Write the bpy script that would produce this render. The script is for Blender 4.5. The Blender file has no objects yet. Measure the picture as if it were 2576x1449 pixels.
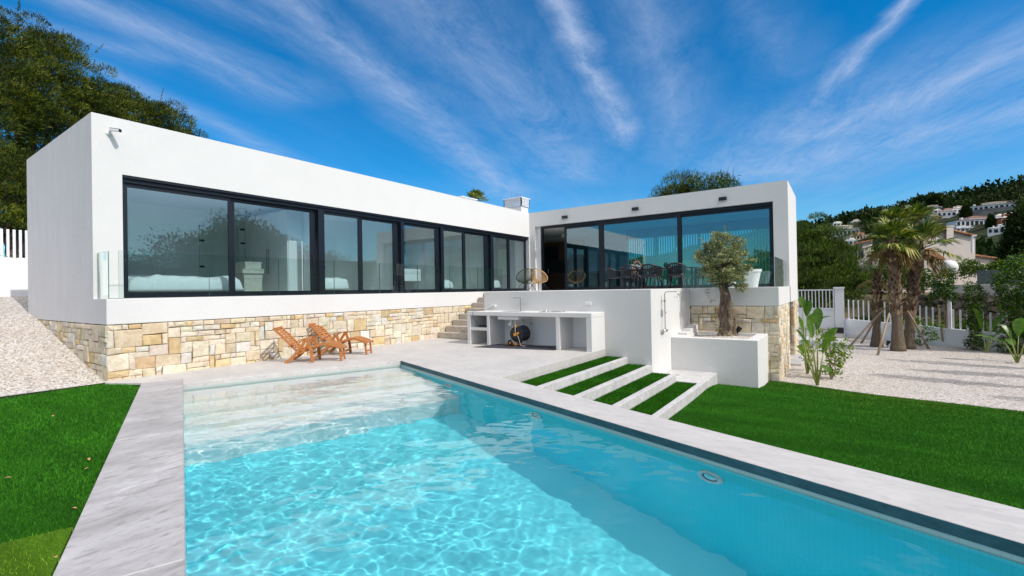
EXPOSURE = -0.25
CLOUD = (4.2, 5.1, 7.0)
SEED1 = 3.1
TILE = (.06, .84, .96)
GROUT = .22
RIP = .48
POOL_LIGHTS = ((2.75, -.48), (5.6, -.48), (8.4, -.52))
STREAKS = ((700,-30,1290,490,.26,.62),(1395,-60,1570,350,.12,.85),(2330,-60,2110,200,.06,.85),(2120,160,1960,360,.14,.55),(150,-20,760,250,.24,.50),(0,40,760,420,.16,.40),
 (520,-20,1100,260,.25,.36),(1600,-60,1720,380,.30,.34),(2750,60,2000,360,.80,.62),(2650,260,1850,440,1.3,.55),(1150,60,1450,450,.5,.42),(-100,20,420,150,.16,.40),(1000,-60,1400,330,.45,.45),(1850,-60,2000,200,.2,.22))
import bpy, bmesh, math, random
import numpy as np
from mathutils import Vector, Matrix
random.seed(7); rng = np.random.default_rng(7)
PI = math.pi
sc = bpy.context.scene
C = sc.collection

# ------------------------------------------------------------------ materials
def mat(name):
    m = bpy.data.materials.new(name); m.use_nodes = True
    nt = m.node_tree; nt.nodes.clear()
    out = nt.nodes.new('ShaderNodeOutputMaterial')
    return m, nt, out
def N(nt, kind, **kw):
    n = nt.nodes.new(kind)
    for k, v in kw.items():
        if k.startswith('i_'):
            key = k[2:]
            n.inputs[int(key) if key.isdigit() else key.replace('_', ' ')].default_value = v
        else: setattr(n, k, v)
    return n
def L(nt, a, b): nt.links.new(a, b)
def ramp(nt, src, stops, interp='LINEAR'):
    r = nt.nodes.new('ShaderNodeValToRGB'); r.color_ramp.interpolation = interp
    e = r.color_ramp.elements
    while len(e) < len(stops): e.new(0.5)
    for i, (p, c) in enumerate(stops):
        e[i].position = p; e[i].color = (c, c, c, 1) if isinstance(c, (int, float)) else (*c, 1)
    L(nt, src, r.inputs[0]); return r.outputs[0]
def coords(nt, scale=(1, 1, 1), rot=(0, 0, 0), kind='Object'):
    t = N(nt, 'ShaderNodeTexCoord'); mp = N(nt, 'ShaderNodeMapping')
    mp.inputs['Scale'].default_value = scale; mp.inputs['Rotation'].default_value = rot
    L(nt, t.outputs[kind], mp.inputs[0]); return mp.outputs[0]
def noise(nt, vec, scale, detail=4, rough=.55, dist=0):
    n = N(nt, 'ShaderNodeTexNoise'); n.inputs['Scale'].default_value = scale; n.inputs['Detail'].default_value = detail
    n.inputs['Roughness'].default_value = rough; n.inputs['Distortion'].default_value = dist
    L(nt, vec, n.inputs['Vector']); return n.outputs['Fac']
def bump(nt, h, strength, dist=.01):
    b = N(nt, 'ShaderNodeBump'); b.inputs['Strength'].default_value = strength; b.inputs['Distance'].default_value = dist
    L(nt, h, b.inputs['Height']); return b.outputs[0]
def mixc(nt, fac, a, b, mode='MIX'):
    m = N(nt, 'ShaderNodeMix', data_type='RGBA', blend_type=mode)
    for sock, v in ((m.inputs[0], fac), (m.inputs[6], a), (m.inputs[7], b)):
        if isinstance(v, (int, float)): sock.default_value = v
        elif isinstance(v, tuple): sock.default_value = (*v, 1)
        else: L(nt, v, sock)
    return m.outputs[2]
def prin(nt, out, base=None, rough=.6, metal=0, spec=.5, normal=None):
    p = N(nt, 'ShaderNodeBsdfPrincipled')
    if isinstance(base, tuple): p.inputs['Base Color'].default_value = (*base, 1)
    elif base is not None: L(nt, base, p.inputs['Base Color'])
    if isinstance(rough, (int, float)): p.inputs['Roughness'].default_value = rough
    else: L(nt, rough, p.inputs['Roughness'])
    p.inputs['Metallic'].default_value = metal; p.inputs['Specular IOR Level'].default_value = spec
    if normal is not None: L(nt, normal, p.inputs['Normal'])
    L(nt, p.outputs[0], out.inputs[0]); return p
def simple(name, col, rough=.55, metal=0, spec=.5, var=.12, vs=8, bs=0, bscale=60):
    m, nt, out = mat(name); v = coords(nt)
    n = noise(nt, v, vs, 4)
    lo = tuple(c * (1 - var) for c in col); hi = tuple(min(1, c * (1 + var)) for c in col)
    c = ramp(nt, n, [(.3, lo), (.7, hi)])
    nm = bump(nt, noise(nt, v, bscale, 3), bs, .01) if bs else None
    prin(nt, out, c, rough, metal, spec, nm); return m

def stucco(name, col=(.80, .80, .80), streak=.0, bs=.35):
    m, nt, out = mat(name); v = coords(nt)
    big = noise(nt, v, 1.1, 5, .6)
    c = ramp(nt, big, [(.25, tuple(x * .955 for x in col)), (.75, col)])
    if streak:
        s = noise(nt, coords(nt, (1.6, 1.6, .35)), 1.6, 7, .7, .5)
        c = mixc(nt, ramp(nt, s, [(.35, streak), (.62, 0.)]), c, tuple(x * .72 for x in col))
    h = noise(nt, v, 75, 4, .7); h2 = noise(nt, v, 9, 4, .6)
    hh = N(nt, 'ShaderNodeMath', operation='MULTIPLY_ADD', i_1=1.6); L(nt, h2, hh.inputs[0]); L(nt, h, hh.inputs[2])
    prin(nt, out, c, .85, 0, .25, bump(nt, hh.outputs[0], bs, .006)); return m

def concrete(name, col=(.66, .64, .62), dark=(.50, .48, .47), ang=0.0, sc_=(0.7, 3.2, 3), amt=1.0, patch=(.8, .8, .82)):
    m, nt, out = mat(name); v = coords(nt, sc_, (0, 0, ang)); v0 = coords(nt)
    a = noise(nt, v, 2.1, 10, .74, .7); b = noise(nt, v0, .9, 5, .6, .6); f = noise(nt, v, 7, 8, .7, .4)
    c = ramp(nt, a, [(.30, dark), (.52, col), (.72, patch)])
    c = mixc(nt, ramp(nt, b, [(.35, .45 * amt), (.65, 0.)]), c, tuple(x * .86 for x in dark))
    c = mixc(nt, ramp(nt, f, [(.52, 0.), (.64, .6 * amt)]), c, tuple(x * .80 for x in dark))
    hf = noise(nt, coords(nt, tuple(x*6 for x in sc_), (0, 0, ang)), 4, 4, .7); c = mixc(nt, ramp(nt, hf, [(.35, .22 * amt), (.6, 0.)]), c, dark)
    nm = bump(nt, f, .18, .01)
    prin(nt, out, c, ramp(nt, a, [(.3, .55), (.7, .75)]), 0, .35, nm); return m

def turf_mat(name, root, tip, dry):
    m, nt, out = mat(name); v = coords(nt)
    g = N(nt, 'ShaderNodeNewGeometry')
    big = noise(nt, coords(nt, (.45, 1.5, 1), (0, 0, .2)), 1.1, 6, .65, .4)
    c = ramp(nt, g.outputs['Random Per Island'], [(0, root), (.55, tip), (.93, tuple(x * 1.5 for x in tip)), (1, dry)])
    c = mixc(nt, ramp(nt, big, [(.34, .75), (.66, 0.)]), c, tuple(x * .75 for x in root))
    p = prin(nt, out, c, .6, 0, .08); return m
def turf_base(name, a, b):
    m, nt, out = mat(name); v = coords(nt)
    n1 = noise(nt, v, 140, 3, .7); n2 = noise(nt, coords(nt, (.5, 1.6, 1)), 1.2, 6, .6, .4)
    c = ramp(nt, n1, [(.3, a), (.7, b)])
    c = mixc(nt, ramp(nt, n2, [(.4, .5), (.65, 0.)]), c, tuple(x * .55 for x in a))
    prin(nt, out, c, .9, 0, .05, bump(nt, n1, .8, .02)); return m

def gravel_mat(name):
    m, nt, out = mat(name); v = coords(nt)
    vo = N(nt, 'ShaderNodeTexVoronoi'); vo.inputs['Scale'].default_value = 34; L(nt, v, vo.inputs['Vector'])
    vo2 = N(nt, 'ShaderNodeTexVoronoi'); vo2.inputs['Scale'].default_value = 13; L(nt, v, vo2.inputs['Vector'])
    sep = N(nt, 'ShaderNodeSeparateColor'); L(nt, vo.outputs['Color'], sep.inputs[0])
    c = ramp(nt, sep.outputs[0], [(0, (.16, .125, .10)), (.16, (.44, .39, .345)), (.5, (.64, .59, .545)), (1, (.86, .83, .80))])
    sep2 = N(nt, 'ShaderNodeSeparateColor'); L(nt, vo2.outputs['Color'], sep2.inputs[0])
    c = mixc(nt, ramp(nt, sep2.outputs[1], [(.80, 0.), (.92, .5)]), c, (.50, .40, .30))
    big = noise(nt, v, .7, 5, .6)
    c = mixc(nt, ramp(nt, big, [(.35, .28), (.62, 0.)]), c, (.48, .40, .34))
    h = N(nt, 'ShaderNodeMath', operation='MULTIPLY', i_1=-1.0); L(nt, vo.outputs['Distance'], h.inputs[0])
    prin(nt, out, c, .8, 0, .3, bump(nt, h.outputs[0], .9, .03)); return m

def stone_mat(name):
    m, nt, out = mat(name); v = coords(nt)
    at = N(nt, 'ShaderNodeVertexColor', layer_name='col')
    n = noise(nt, v, 7, 7, .65, .6); f = noise(nt, v, 45, 5, .7); w = noise(nt, v, 3.2, 5, .7, 1.2)
    c = mixc(nt, ramp(nt, n, [(.38, .55), (.62, 0.)]), at.outputs[0], (.66, .55, .40), 'MULTIPLY')
    c = mixc(nt, ramp(nt, w, [(.56, 0.), (.74, .35)]), c, (.60, .42, .18))
    hh = N(nt, 'ShaderNodeMath', operation='MULTIPLY_ADD', i_1=2.2); L(nt, n, hh.inputs[0]); L(nt, f, hh.inputs[2])
    prin(nt, out, c, .85, 0, .25, bump(nt, hh.outputs[0], .7, .02)); return m

def glass_mat(name, tint=(.90, .96, .95), ior=1.5):
    m, nt, out = mat(name)
    t = N(nt, 'ShaderNodeBsdfTransparent'); t.inputs[0].default_value = (*tint, 1)
    g = N(nt, 'ShaderNodeBsdfGlossy'); g.inputs['Roughness'].default_value = 0.0; g.inputs[0].default_value = (.97, .99, 1, 1)
    geo = N(nt, 'ShaderNodeNewGeometry'); mm = N(nt, 'ShaderNodeMapRange', i_3=ior, i_4=1/ior); L(nt, geo.outputs['Backfacing'], mm.inputs[0])
    fr = N(nt, 'ShaderNodeFresnel'); L(nt, mm.outputs[0], fr.inputs[0])   # same reflectance on the way in and out of the sheet
    v = coords(nt); nb = bump(nt, noise(nt, v, .8, 2), .03, .02)
    L(nt, nb, g.inputs['Normal'])
    mx = N(nt, 'ShaderNodeMixShader'); L(nt, fr.outputs[0], mx.inputs[0]); L(nt, t.outputs[0], mx.inputs[1]); L(nt, g.outputs[0], mx.inputs[2])
    L(nt, mx.outputs[0], out.inputs[0]); return m

def wood_mat(name, a=(.30, .10, .025), b=(.50, .20, .06)):
    m, nt, out = mat(name); v = coords(nt, (1.5, 9, 9))
    n = noise(nt, v, 6, 6, .65, .8)
    prin(nt, out, ramp(nt, n, [(.3, a), (.7, b)]), .5, 0, .4, bump(nt, n, .15, .01)); return m

def leaf_mat(name, stops, trans=.35, rough=.5, spec=.4, clump=.5, cs=1.2):
    """foliage: per-leaf colour variation, a broad variation between clumps, light passing through the leaf"""
    m, nt, out = mat(name)
    g = N(nt, 'ShaderNodeNewGeometry')
    c = ramp(nt, g.outputs['Random Per Island'], stops)
    n = noise(nt, coords(nt), cs, 3, .6)
    c = mixc(nt, ramp(nt, n, [(.38, clump), (.6, 0.)]), c, tuple(x * .55 for x in stops[0][1]))
    p = N(nt, 'ShaderNodeBsdfPrincipled'); L(nt, c, p.inputs['Base Color']); p.inputs['Roughness'].default_value = rough
    p.inputs['Specular IOR Level'].default_value = spec
    tr = N(nt, 'ShaderNodeBsdfTranslucent'); L(nt, mixc(nt, 1.0, c, (1.3, 1.5, .5), 'MULTIPLY'), tr.inputs[0])
    mx = N(nt, 'ShaderNodeMixShader', i_0=trans); L(nt, p.outputs[0], mx.inputs[1]); L(nt, tr.outputs[0], mx.inputs[2])
    L(nt, mx.outputs[0], out.inputs[0]); return m

def bark_mat(name, a, b, scale=12, bs=1.0, stretch=(1, 1, .35)):
    m, nt, out = mat(name); v = coords(nt, stretch)
    n = noise(nt, v, scale, 7, .7, 1.0)
    prin(nt, out, ramp(nt, n, [(.35, a), (.65, b)]), .85, 0, .2, bump(nt, n, bs, .05)); return m

M = {}
M['wall'] = stucco('white_stucco', (.70, .695, .685), 0, .5)
M['wall_stain'] = stucco('weathered_white_stucco', (.70, .69, .70), .28, .7)
M['plain'] = stucco('painted_plaster', (.88, .88, .87), 0, .05)
M['concrete'] = concrete('polished_concrete', (.58, .56, .54), (.47, .45, .435), .35, (.8, 2.6, 3), .9, (.64, .62, .605))
M['coping'] = concrete('coping_concrete', (.53, .515, .52), (.33, .315, .315), -.35, (2.2, .7, 2), 1.5, (.66, .655, .67))
M['kerb'] = concrete('kerb_concrete', (.62, .61, .60), (.42, .42, .43), .0, (1.5, 1.5, 1.5), .9, (.70, .70, .70))
M['stair'] = concrete('stair_concrete', (.52, .47, .41), (.36, .31, .26), .0, (1, 1.5, 1.5), .8, (.62, .58, .53))
M['stone'] = stone_mat('split_sandstone'); M['joint'] = simple('stone_joint', (.10, .07, .045), .95)
M['gravel'] = gravel_mat('white_marble_gravel')
M['turf'] = turf_base('artificial_turf', (.010, .060, .004), (.028, .13, .008))
M['turf2'] = turf_base('artificial_turf_light_nap', (.06, .15, .008), (.13, .28, .02))
M['blade'] = turf_mat('turf_blade', (.016, .100, .003), (.042, .20, .008), (.10, .22, .04))
M['blade2'] = turf_mat('turf_blade_light_nap', (.11, .24, .012), (.20, .38, .03), (.36, .40, .10))
M['blade3'] = turf_mat('turf_blade_worn', (.06, .17, .012), (.13, .30, .03), (.36, .42, .14))
M['frame'] = simple('anthracite_aluminium', (.005, .009, .017), .42, .0, .4, .08)
M['glass'] = glass_mat('window_glass', (.90, .97, .99), 1.85)
M['glass_b'] = glass_mat('tinted_window_glass', (.42, .75, .86), 2.3)
M['bglass'] = glass_mat('balustrade_glass', (.93, .97, .955), 1.5)
M['edge'] = simple('glass_edge', (.10, .22, .19), .15)
M['steel'] = simple('stainless_steel', (.60, .58, .55), .22, 1.0, .5, .05)
M['white'] = simple('white_lacquer', (.78, .78, .78), .4, 0, .5, .03)
M['black'] = simple('black_plastic', (.012, .012, .014), .45)
M['orange'] = simple('orange_plastic', (.85, .33, .02), .4)
M['teak'] = wood_mat('oiled_teak', (.36, .12, .03), (.56, .23, .07))
M['fabric_white'] = simple('white_bedding', (.80, .80, .80), .9, 0, .2, .04, 5, .3, 14)
M['fabric_grey'] = simple('grey_upholstery', (.11, .12, .12), .9, 0, .2)
M['beige'] = simple('beige_board', (.50, .47, .40), .6)
M['mat_grey'] = simple('dark_grey_mat', (.05, .055, .07), .9, 0, .2, .3, 40, .4, 200)
M['fence'] = simple('white_fence_paint', (.80, .81, .84), .5, 0, .4, .03)
# ------------------------------------------------------------------ mesh helpers
class MB:
    def __init__(s): s.v = []; s.f = []; s.mi = []; s.col = None; s.c = []
    def add(s, vs, fs, mi=0, col=None):
        b = len(s.v); s.v += [tuple(p) for p in vs]; s.f += [tuple(b + i for i in f) for f in fs]; s.mi += [mi] * len(fs)
        if col is not None: s.c += [col] * len(fs)
        return s
    def box(s, x0, x1, y0, y1, z0, z1, mi=0):
        x0, x1 = sorted((x0, x1)); y0, y1 = sorted((y0, y1)); z0, z1 = sorted((z0, z1))
        return s.add([(x0,y0,z0),(x1,y0,z0),(x1,y1,z0),(x0,y1,z0),(x0,y0,z1),(x1,y0,z1),(x1,y1,z1),(x0,y1,z1)],
                     [(0,3,2,1),(4,5,6,7),(0,1,5,4),(1,2,6,5),(2,3,7,6),(3,0,4,7)], mi)
    def prism(s, poly, z0, z1, mi=0):
        """poly counter-clockwise; z0/z1 numbers or functions of x, y"""
        n = len(poly); f0 = z0 if callable(z0) else (lambda x, y: z0); f1 = z1 if callable(z1) else (lambda x, y: z1)
        return s.add([(x, y, f0(x, y)) for x, y in poly] + [(x, y, f1(x, y)) for x, y in poly],
                     [tuple(range(n - 1, -1, -1)), tuple(range(n, 2 * n))] + [(i, (i + 1) % n, n + (i + 1) % n, n + i) for i in range(n)], mi)
    def bar(s, a, b, w, h, up=(0, 0, 1), mi=0):
        a = Vector(a); b = Vector(b); d = (b - a).normalized(); u = Vector(up); sd = d.cross(u)
        if sd.length < 1e-4: sd = d.cross(Vector((1, 0, 0)))
        sd.normalize(); u = sd.cross(d).normalized(); P = []
        for c in (a, b):
            for i, j in ((-1, -1), (1, -1), (1, 1), (-1, 1)): P.append(c + sd * (i * w / 2) + u * (j * h / 2))
        return s.add(P, [(0,1,2,3),(7,6,5,4),(0,4,5,1),(1,5,6,2),(2,6,7,3),(3,7,4,0)], mi)
    def ribbon(s, pts, w, h, up=(0, 0, 1), mi=0):
        """rectangular section swept along points"""
        pts = [Vector(p) for p in pts]; P = []; n = len(pts)
        for i, c in enumerate(pts):
            d = (pts[min(i + 1, n - 1)] - pts[max(i - 1, 0)]).normalized(); u = Vector(up); sd = d.cross(u).normalized(); u = sd.cross(d)
            ww = w[i] if isinstance(w, (list, tuple)) else w; hh = h[i] if isinstance(h, (list, tuple)) else h
            for a_, b_ in ((-1, -1), (1, -1), (1, 1), (-1, 1)): P.append(c + sd * (a_ * ww / 2) + u * (b_ * hh / 2))
        F = [(0, 1, 2, 3), tuple(4 * (n - 1) + k for k in (3, 2, 1, 0))]
        for i in range(n - 1):
            for k in range(4): F.append((4*i+k, 4*i+4+k, 4*i+4+(k+1) % 4, 4*i+(k+1) % 4))
        return s.add(P, F, mi)
    def tube(s, pts, r, n=8, mi=0, cap=True):
        pts = [Vector(p) for p in pts]; P = []; m = len(pts); ref = None
        for i, c in enumerate(pts):
            d = (pts[min(i + 1, m - 1)] - pts[max(i - 1, 0)])
            d = d.normalized() if d.length > 1e-9 else Vector((0, 0, 1))
            if ref is None: ref = d.orthogonal().normalized()
            ref = (ref - d * ref.dot(d)); ref = ref.normalized() if ref.length > 1e-6 else d.orthogonal().normalized()
            o = d.cross(ref); rr = r[i] if isinstance(r, (list, tuple)) else r
            for k in range(n): a = 2 * PI * k / n; P.append(c + (ref * math.cos(a) + o * math.sin(a)) * rr)
        F = [(i*n+k, i*n+(k+1) % n, (i+1)*n+(k+1) % n, (i+1)*n+k) for i in range(m - 1) for k in range(n)]
        if cap: F += [tuple(range(n - 1, -1, -1)), tuple((m-1)*n+k for k in range(n))]
        return s.add(P, F, mi)
    def lathe(s, prof, c=(0, 0, 0), n=24, mi=0, ax='z', cap=True):
        P = []; m = len(prof)
        for r, z in prof:
            for k in range(n):
                a = 2 * PI * k / n; x, y = r * math.cos(a), r * math.sin(a)
                p = {'z': (x, y, z), 'y': (x, z, -y), 'x': (z, x, y)}[ax]; P.append((c[0]+p[0], c[1]+p[1], c[2]+p[2]))
        F = [(i*n+k, i*n+(k+1) % n, (i+1)*n+(k+1) % n, (i+1)*n+k) for i in range(m - 1) for k in range(n)]
        if cap: F += [tuple(range(n - 1, -1, -1)), tuple((m-1)*n+k for k in range(n))]
        return s.add(P, F, mi)
    def ball(s, c, r, n=12, m=8, mi=0):
        rx, ry, rz = r if isinstance(r, tuple) else (r, r, r)
        P = [(c[0], c[1], c[2] - rz)]
        for i in range(1, m):
            t = -PI / 2 + PI * i / m
            for k in range(n): a = 2*PI*k/n; P.append((c[0]+rx*math.cos(t)*math.cos(a), c[1]+ry*math.cos(t)*math.sin(a), c[2]+rz*math.sin(t)))
        P.append((c[0], c[1], c[2] + rz)); T = len(P) - 1
        F = [(0, 1+(k+1) % n, 1+k) for k in range(n)] + [(1+i*n+k, 1+i*n+(k+1) % n, 1+(i+1)*n+(k+1) % n, 1+(i+1)*n+k) for i in range(m-2) for k in range(n)]
        F += [(1+(m-2)*n+k, 1+(m-2)*n+(k+1) % n, T) for k in range(n)]
        return s.add(P, F, mi)
    def xf(s, fn, start=0):
        s.v[start:] = [tuple(fn(Vector(p))) for p in s.v[start:]]; return s
    def build(s, name, m, parent=None, smooth=False, bevel=0, kind=None):
        me = bpy.data.meshes.new(name); off = wloc(parent)
        me.from_pydata([(p[0]-off[0], p[1]-off[1], p[2]-off[2]) for p in s.v], [], s.f)
        for mm in (m if isinstance(m, (list, tuple)) else [m]): me.materials.append(M[mm] if isinstance(mm, str) else mm)
        me.polygons.foreach_set('material_index', s.mi)
        if s.c:
            ca = me.color_attributes.new('col', 'FLOAT_COLOR', 'CORNER')
            arr = np.repeat(np.array([(*c, 1) for c in s.c], dtype=np.float32), [len(f) for f in s.f], axis=0)
            ca.data.foreach_set('color', arr.ravel())
        if smooth: me.polygons.foreach_set('use_smooth', [True] * len(s.f))
        me.update(); o = bpy.data.objects.new(name, me); C.objects.link(o)
        if parent is not None: o.parent = parent
        if smooth == 'auto':
            me.set_sharp_from_angle(angle=math.radians(38))
        if bevel:
            b = o.modifiers.new('bevel', 'BEVEL'); b.width = bevel; b.segments = 2; b.limit_method = 'ANGLE'
        if kind: o['kind'] = kind
        return o
def wloc(p):
    x = Vector((0, 0, 0))
    while p is not None: x += Vector(p.location); p = p.parent
    return x
def npmesh(name, V, F, m, parent=None, smooth=False, mi=None):
    """V (n,3) array, F (k,3 or 4) array"""
    me = bpy.data.meshes.new(name); off = np.array(wloc(parent)); V = np.asarray(V, dtype=np.float32) - off
    k = F.shape[1]; me.vertices.add(len(V)); me.vertices.foreach_set('co', V.astype(np.float32).ravel())
    me.loops.add(F.size); me.loops.foreach_set('vertex_index', F.astype(np.int32).ravel())
    me.polygons.add(len(F)); me.polygons.foreach_set('loop_start', np.arange(0, F.size, k, dtype=np.int32))
    for mm in (m if isinstance(m, (list, tuple)) else [m]): me.materials.append(M[mm] if isinstance(mm, str) else mm)
    if mi is not None: me.polygons.foreach_set('material_index', mi.astype(np.int32))
    if smooth: me.polygons.foreach_set('use_smooth', np.ones(len(F), dtype=bool))
    me.update(); me.validate(); o = bpy.data.objects.new(name, me); C.objects.link(o)
    if parent is not None: o.parent = parent
    return o
def tag(o, label, cat, group=None):
    o['label'] = label; o['category'] = cat
    if group: o['group'] = group
    return o
def thing(name, label, cat, loc=(0, 0, 0), group=None, rz=0):
    o = bpy.data.objects.new(name, None); o.empty_display_size = .2; C.objects.link(o)
    o.location = loc; o.rotation_euler.z = rz
    return tag(o, label, cat, group)
def kids(o): return [c for c in list(C.objects) if c.parent == o]
def dup(o, loc=None, rz=None, label=None, scale=None, parent=None):
    c = o.copy(); C.objects.link(c); c.parent = parent
    if loc is not None: c.location = loc
    if rz is not None: c.rotation_euler = (0, 0, rz)
    if scale is not None: c.scale = (scale,) * 3 if isinstance(scale, (int, float)) else scale
    if label: c['label'] = label
    for k in kids(o): dup(k, parent=c)
    return c
def struct(o): o['kind'] = 'structure'; return o

# ------------------------------------------------------------------ camera, sun, sky
YAW, PITCH, ROLL, EYE = math.radians(-34.80417), math.radians(.31529), math.radians(-.99398), 1.65
fw = Vector((math.sin(YAW)*math.cos(PITCH), math.cos(YAW)*math.cos(PITCH), math.sin(PITCH)))
rt = Vector((math.cos(YAW), -math.sin(YAW), 0)); up = rt.cross(fw)
rt, up = rt*math.cos(ROLL)+up*math.sin(ROLL), -rt*math.sin(ROLL)+up*math.cos(ROLL)
cd = bpy.data.cameras.new('camera'); cam = bpy.data.objects.new('camera', cd); C.objects.link(cam)
cam.matrix_world = Matrix(((rt.x, up.x, -fw.x, 0), (rt.y, up.y, -fw.y, 0), (rt.z, up.z, -fw.z, EYE), (0, 0, 0, 1)))
cd.sensor_width = 36; cd.lens = 1544.567 / 3360 * 36; cd.clip_start = .05; cd.clip_end = 5000
sc.camera = cam
def ray(px, py):
    """direction through a pixel of the photograph: used to measure where real things stand"""
    return fw + rt*((px-1680)/1544.567) - up*((py-945)/1544.567)
def onz(px, py, z): d = ray(px, py); t = (z-EYE)/d.z; return Vector((d.x*t, d.y*t, z))
def onx(px, py, x): d = ray(px, py); t = x/d.x; return Vector((x, d.y*t, EYE+d.z*t))
def ony(px, py, y): d = ray(px, py); t = y/d.y; return Vector((d.x*t, y, EYE+d.z*t))
def atd(px, py, dist):
    d = ray(px, py); t = dist/math.hypot(d.x, d.y); return Vector((d.x*t, d.y*t, EYE+d.z*t))

SUN_EL, SUN_AZ = math.radians(44.5), math.radians(-3.0)      # azimuth measured from +X towards +Y
sd = Vector((math.cos(SUN_EL)*math.cos(SUN_AZ), math.cos(SUN_EL)*math.sin(SUN_AZ), math.sin(SUN_EL)))
ld = bpy.data.lights.new('sun', 'SUN'); ld.energy = 3.7; ld.angle = math.radians(.5); ld.color = (1, .965, .915)
lo = bpy.data.objects.new('sun', ld); C.objects.link(lo); lo.rotation_euler = sd.to_track_quat('Z', 'Y').to_euler(); lo.location = (30, 0, 40)
w = bpy.data.worlds.new('World'); sc.world = w; w.use_nodes = True; nt = w.node_tree; nt.nodes.clear()
wo = N(nt, 'ShaderNodeOutputWorld'); bg = N(nt, 'ShaderNodeBackground', i_Strength=.15)
sky = N(nt, 'ShaderNodeTexSky', sky_type='NISHITA', sun_disc=False, sun_elevation=SUN_EL, altitude=50, air_density=1.0, dust_density=.3, ozone_density=3.2)
sky.sun_rotation = PI/2 - SUN_AZ
hs = N(nt, 'ShaderNodeHueSaturation', i_Saturation=1.75, i_Value=1.12, i_Hue=.492); L(nt, sky.outputs[0], hs.inputs['Color'])
# cirrus on a flat high layer: direction -> point on the layer, streaks run along one bearing so they fan out from the horizon
tc = N(nt, 'ShaderNodeTexCoord'); sp = N(nt, 'ShaderNodeSeparateXYZ'); L(nt, tc.outputs['Generated'], sp.inputs[0])
zc = N(nt, 'ShaderNodeMath', operation='MAXIMUM', i_1=.03); L(nt, sp.outputs[2], zc.inputs[0])
dx = N(nt, 'ShaderNodeMath', operation='DIVIDE'); L(nt, sp.outputs[0], dx.inputs[0]); L(nt, zc.outputs[0], dx.inputs[1])
dy = N(nt, 'ShaderNodeMath', operation='DIVIDE'); L(nt, sp.outputs[1], dy.inputs[0]); L(nt, zc.outputs[0], dy.inputs[1])
cb = N(nt, 'ShaderNodeCombineXYZ'); L(nt, dx.outputs[0], cb.inputs[0]); L(nt, dy.outputs[0], cb.inputs[1])
bear = math.atan2(ray(2165, 939).y, ray(2165, 939).x)
def layer(sx, sy, seed, scale, det, ro, di, stops, da=0):
    mp = N(nt, 'ShaderNodeMapping', vector_type='POINT'); mp.inputs['Rotation'].default_value = (0, 0, -bear + da)
    mp2 = N(nt, 'ShaderNodeMapping'); mp2.inputs['Scale'].default_value = (sx, sy, 1); mp2.inputs['Location'].default_value = (seed, seed*.37, 0)
    L(nt, cb.outputs[0], mp.inputs[0]); L(nt, mp.outputs[0], mp2.inputs[0])
    return ramp(nt, noise(nt, mp2.outputs[0], scale, det, ro, di), stops)
a1 = layer(.30, 1.05, SEED1, 1.0, 7, .62, .5, [(.42, 0.), (.60, .6), (.78, .95)], .15)
a2 = layer(.10, .8, 9.7, 2.6, 9, .72, .7, [(.34, .25), (.66, 1.)])
a3 = layer(.5, .7, 21.3, .55, 4, .6, .3, [(.36, .30), (.62, 1.)])
def mul(a, b): m_ = N(nt, 'ShaderNodeMath', operation='MULTIPLY'); L(nt, a, m_.inputs[0]); L(nt, b, m_.inputs[1]); return m_.outputs[0]
cl = mul(mul(a1, a2), a3)
# the streaks seen in the photograph: long straight bands on the same high layer, frayed by noise
def lp(x, y): d = ray(x*1.30435, y*1.30435); return (d.x/d.z, d.y/d.z)
nz1 = N(nt, 'ShaderNodeTexNoise'); nz1.inputs['Scale'].default_value = 1.9; nz1.inputs['Detail'].default_value = 6; nz1.inputs['Roughness'].default_value = .62; L(nt, cb.outputs[0], nz1.inputs['Vector'])
wob = N(nt, 'ShaderNodeVectorMath', operation='MULTIPLY_ADD'); wob.inputs[1].default_value = (.22, .22, 0); L(nt, nz1.outputs['Color'], wob.inputs[0]); L(nt, cb.outputs[0], wob.inputs[2])
off_ = N(nt, 'ShaderNodeVectorMath', operation='SUBTRACT'); off_.inputs[1].default_value = (.11, .11, 0); L(nt, wob.outputs[0], off_.inputs[0])
def M2(op, a_, b_=None, c_=None, clamp=False):
    m_ = N(nt, 'ShaderNodeMath', operation=op, use_clamp=clamp)
    for q_, v_ in enumerate((a_, b_, c_)):
        if v_ is None: continue
        if isinstance(v_, (int, float)): m_.inputs[q_].default_value = v_
        else: L(nt, v_, m_.inputs[q_])
    return m_.outputs[0]
tot = None
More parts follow.
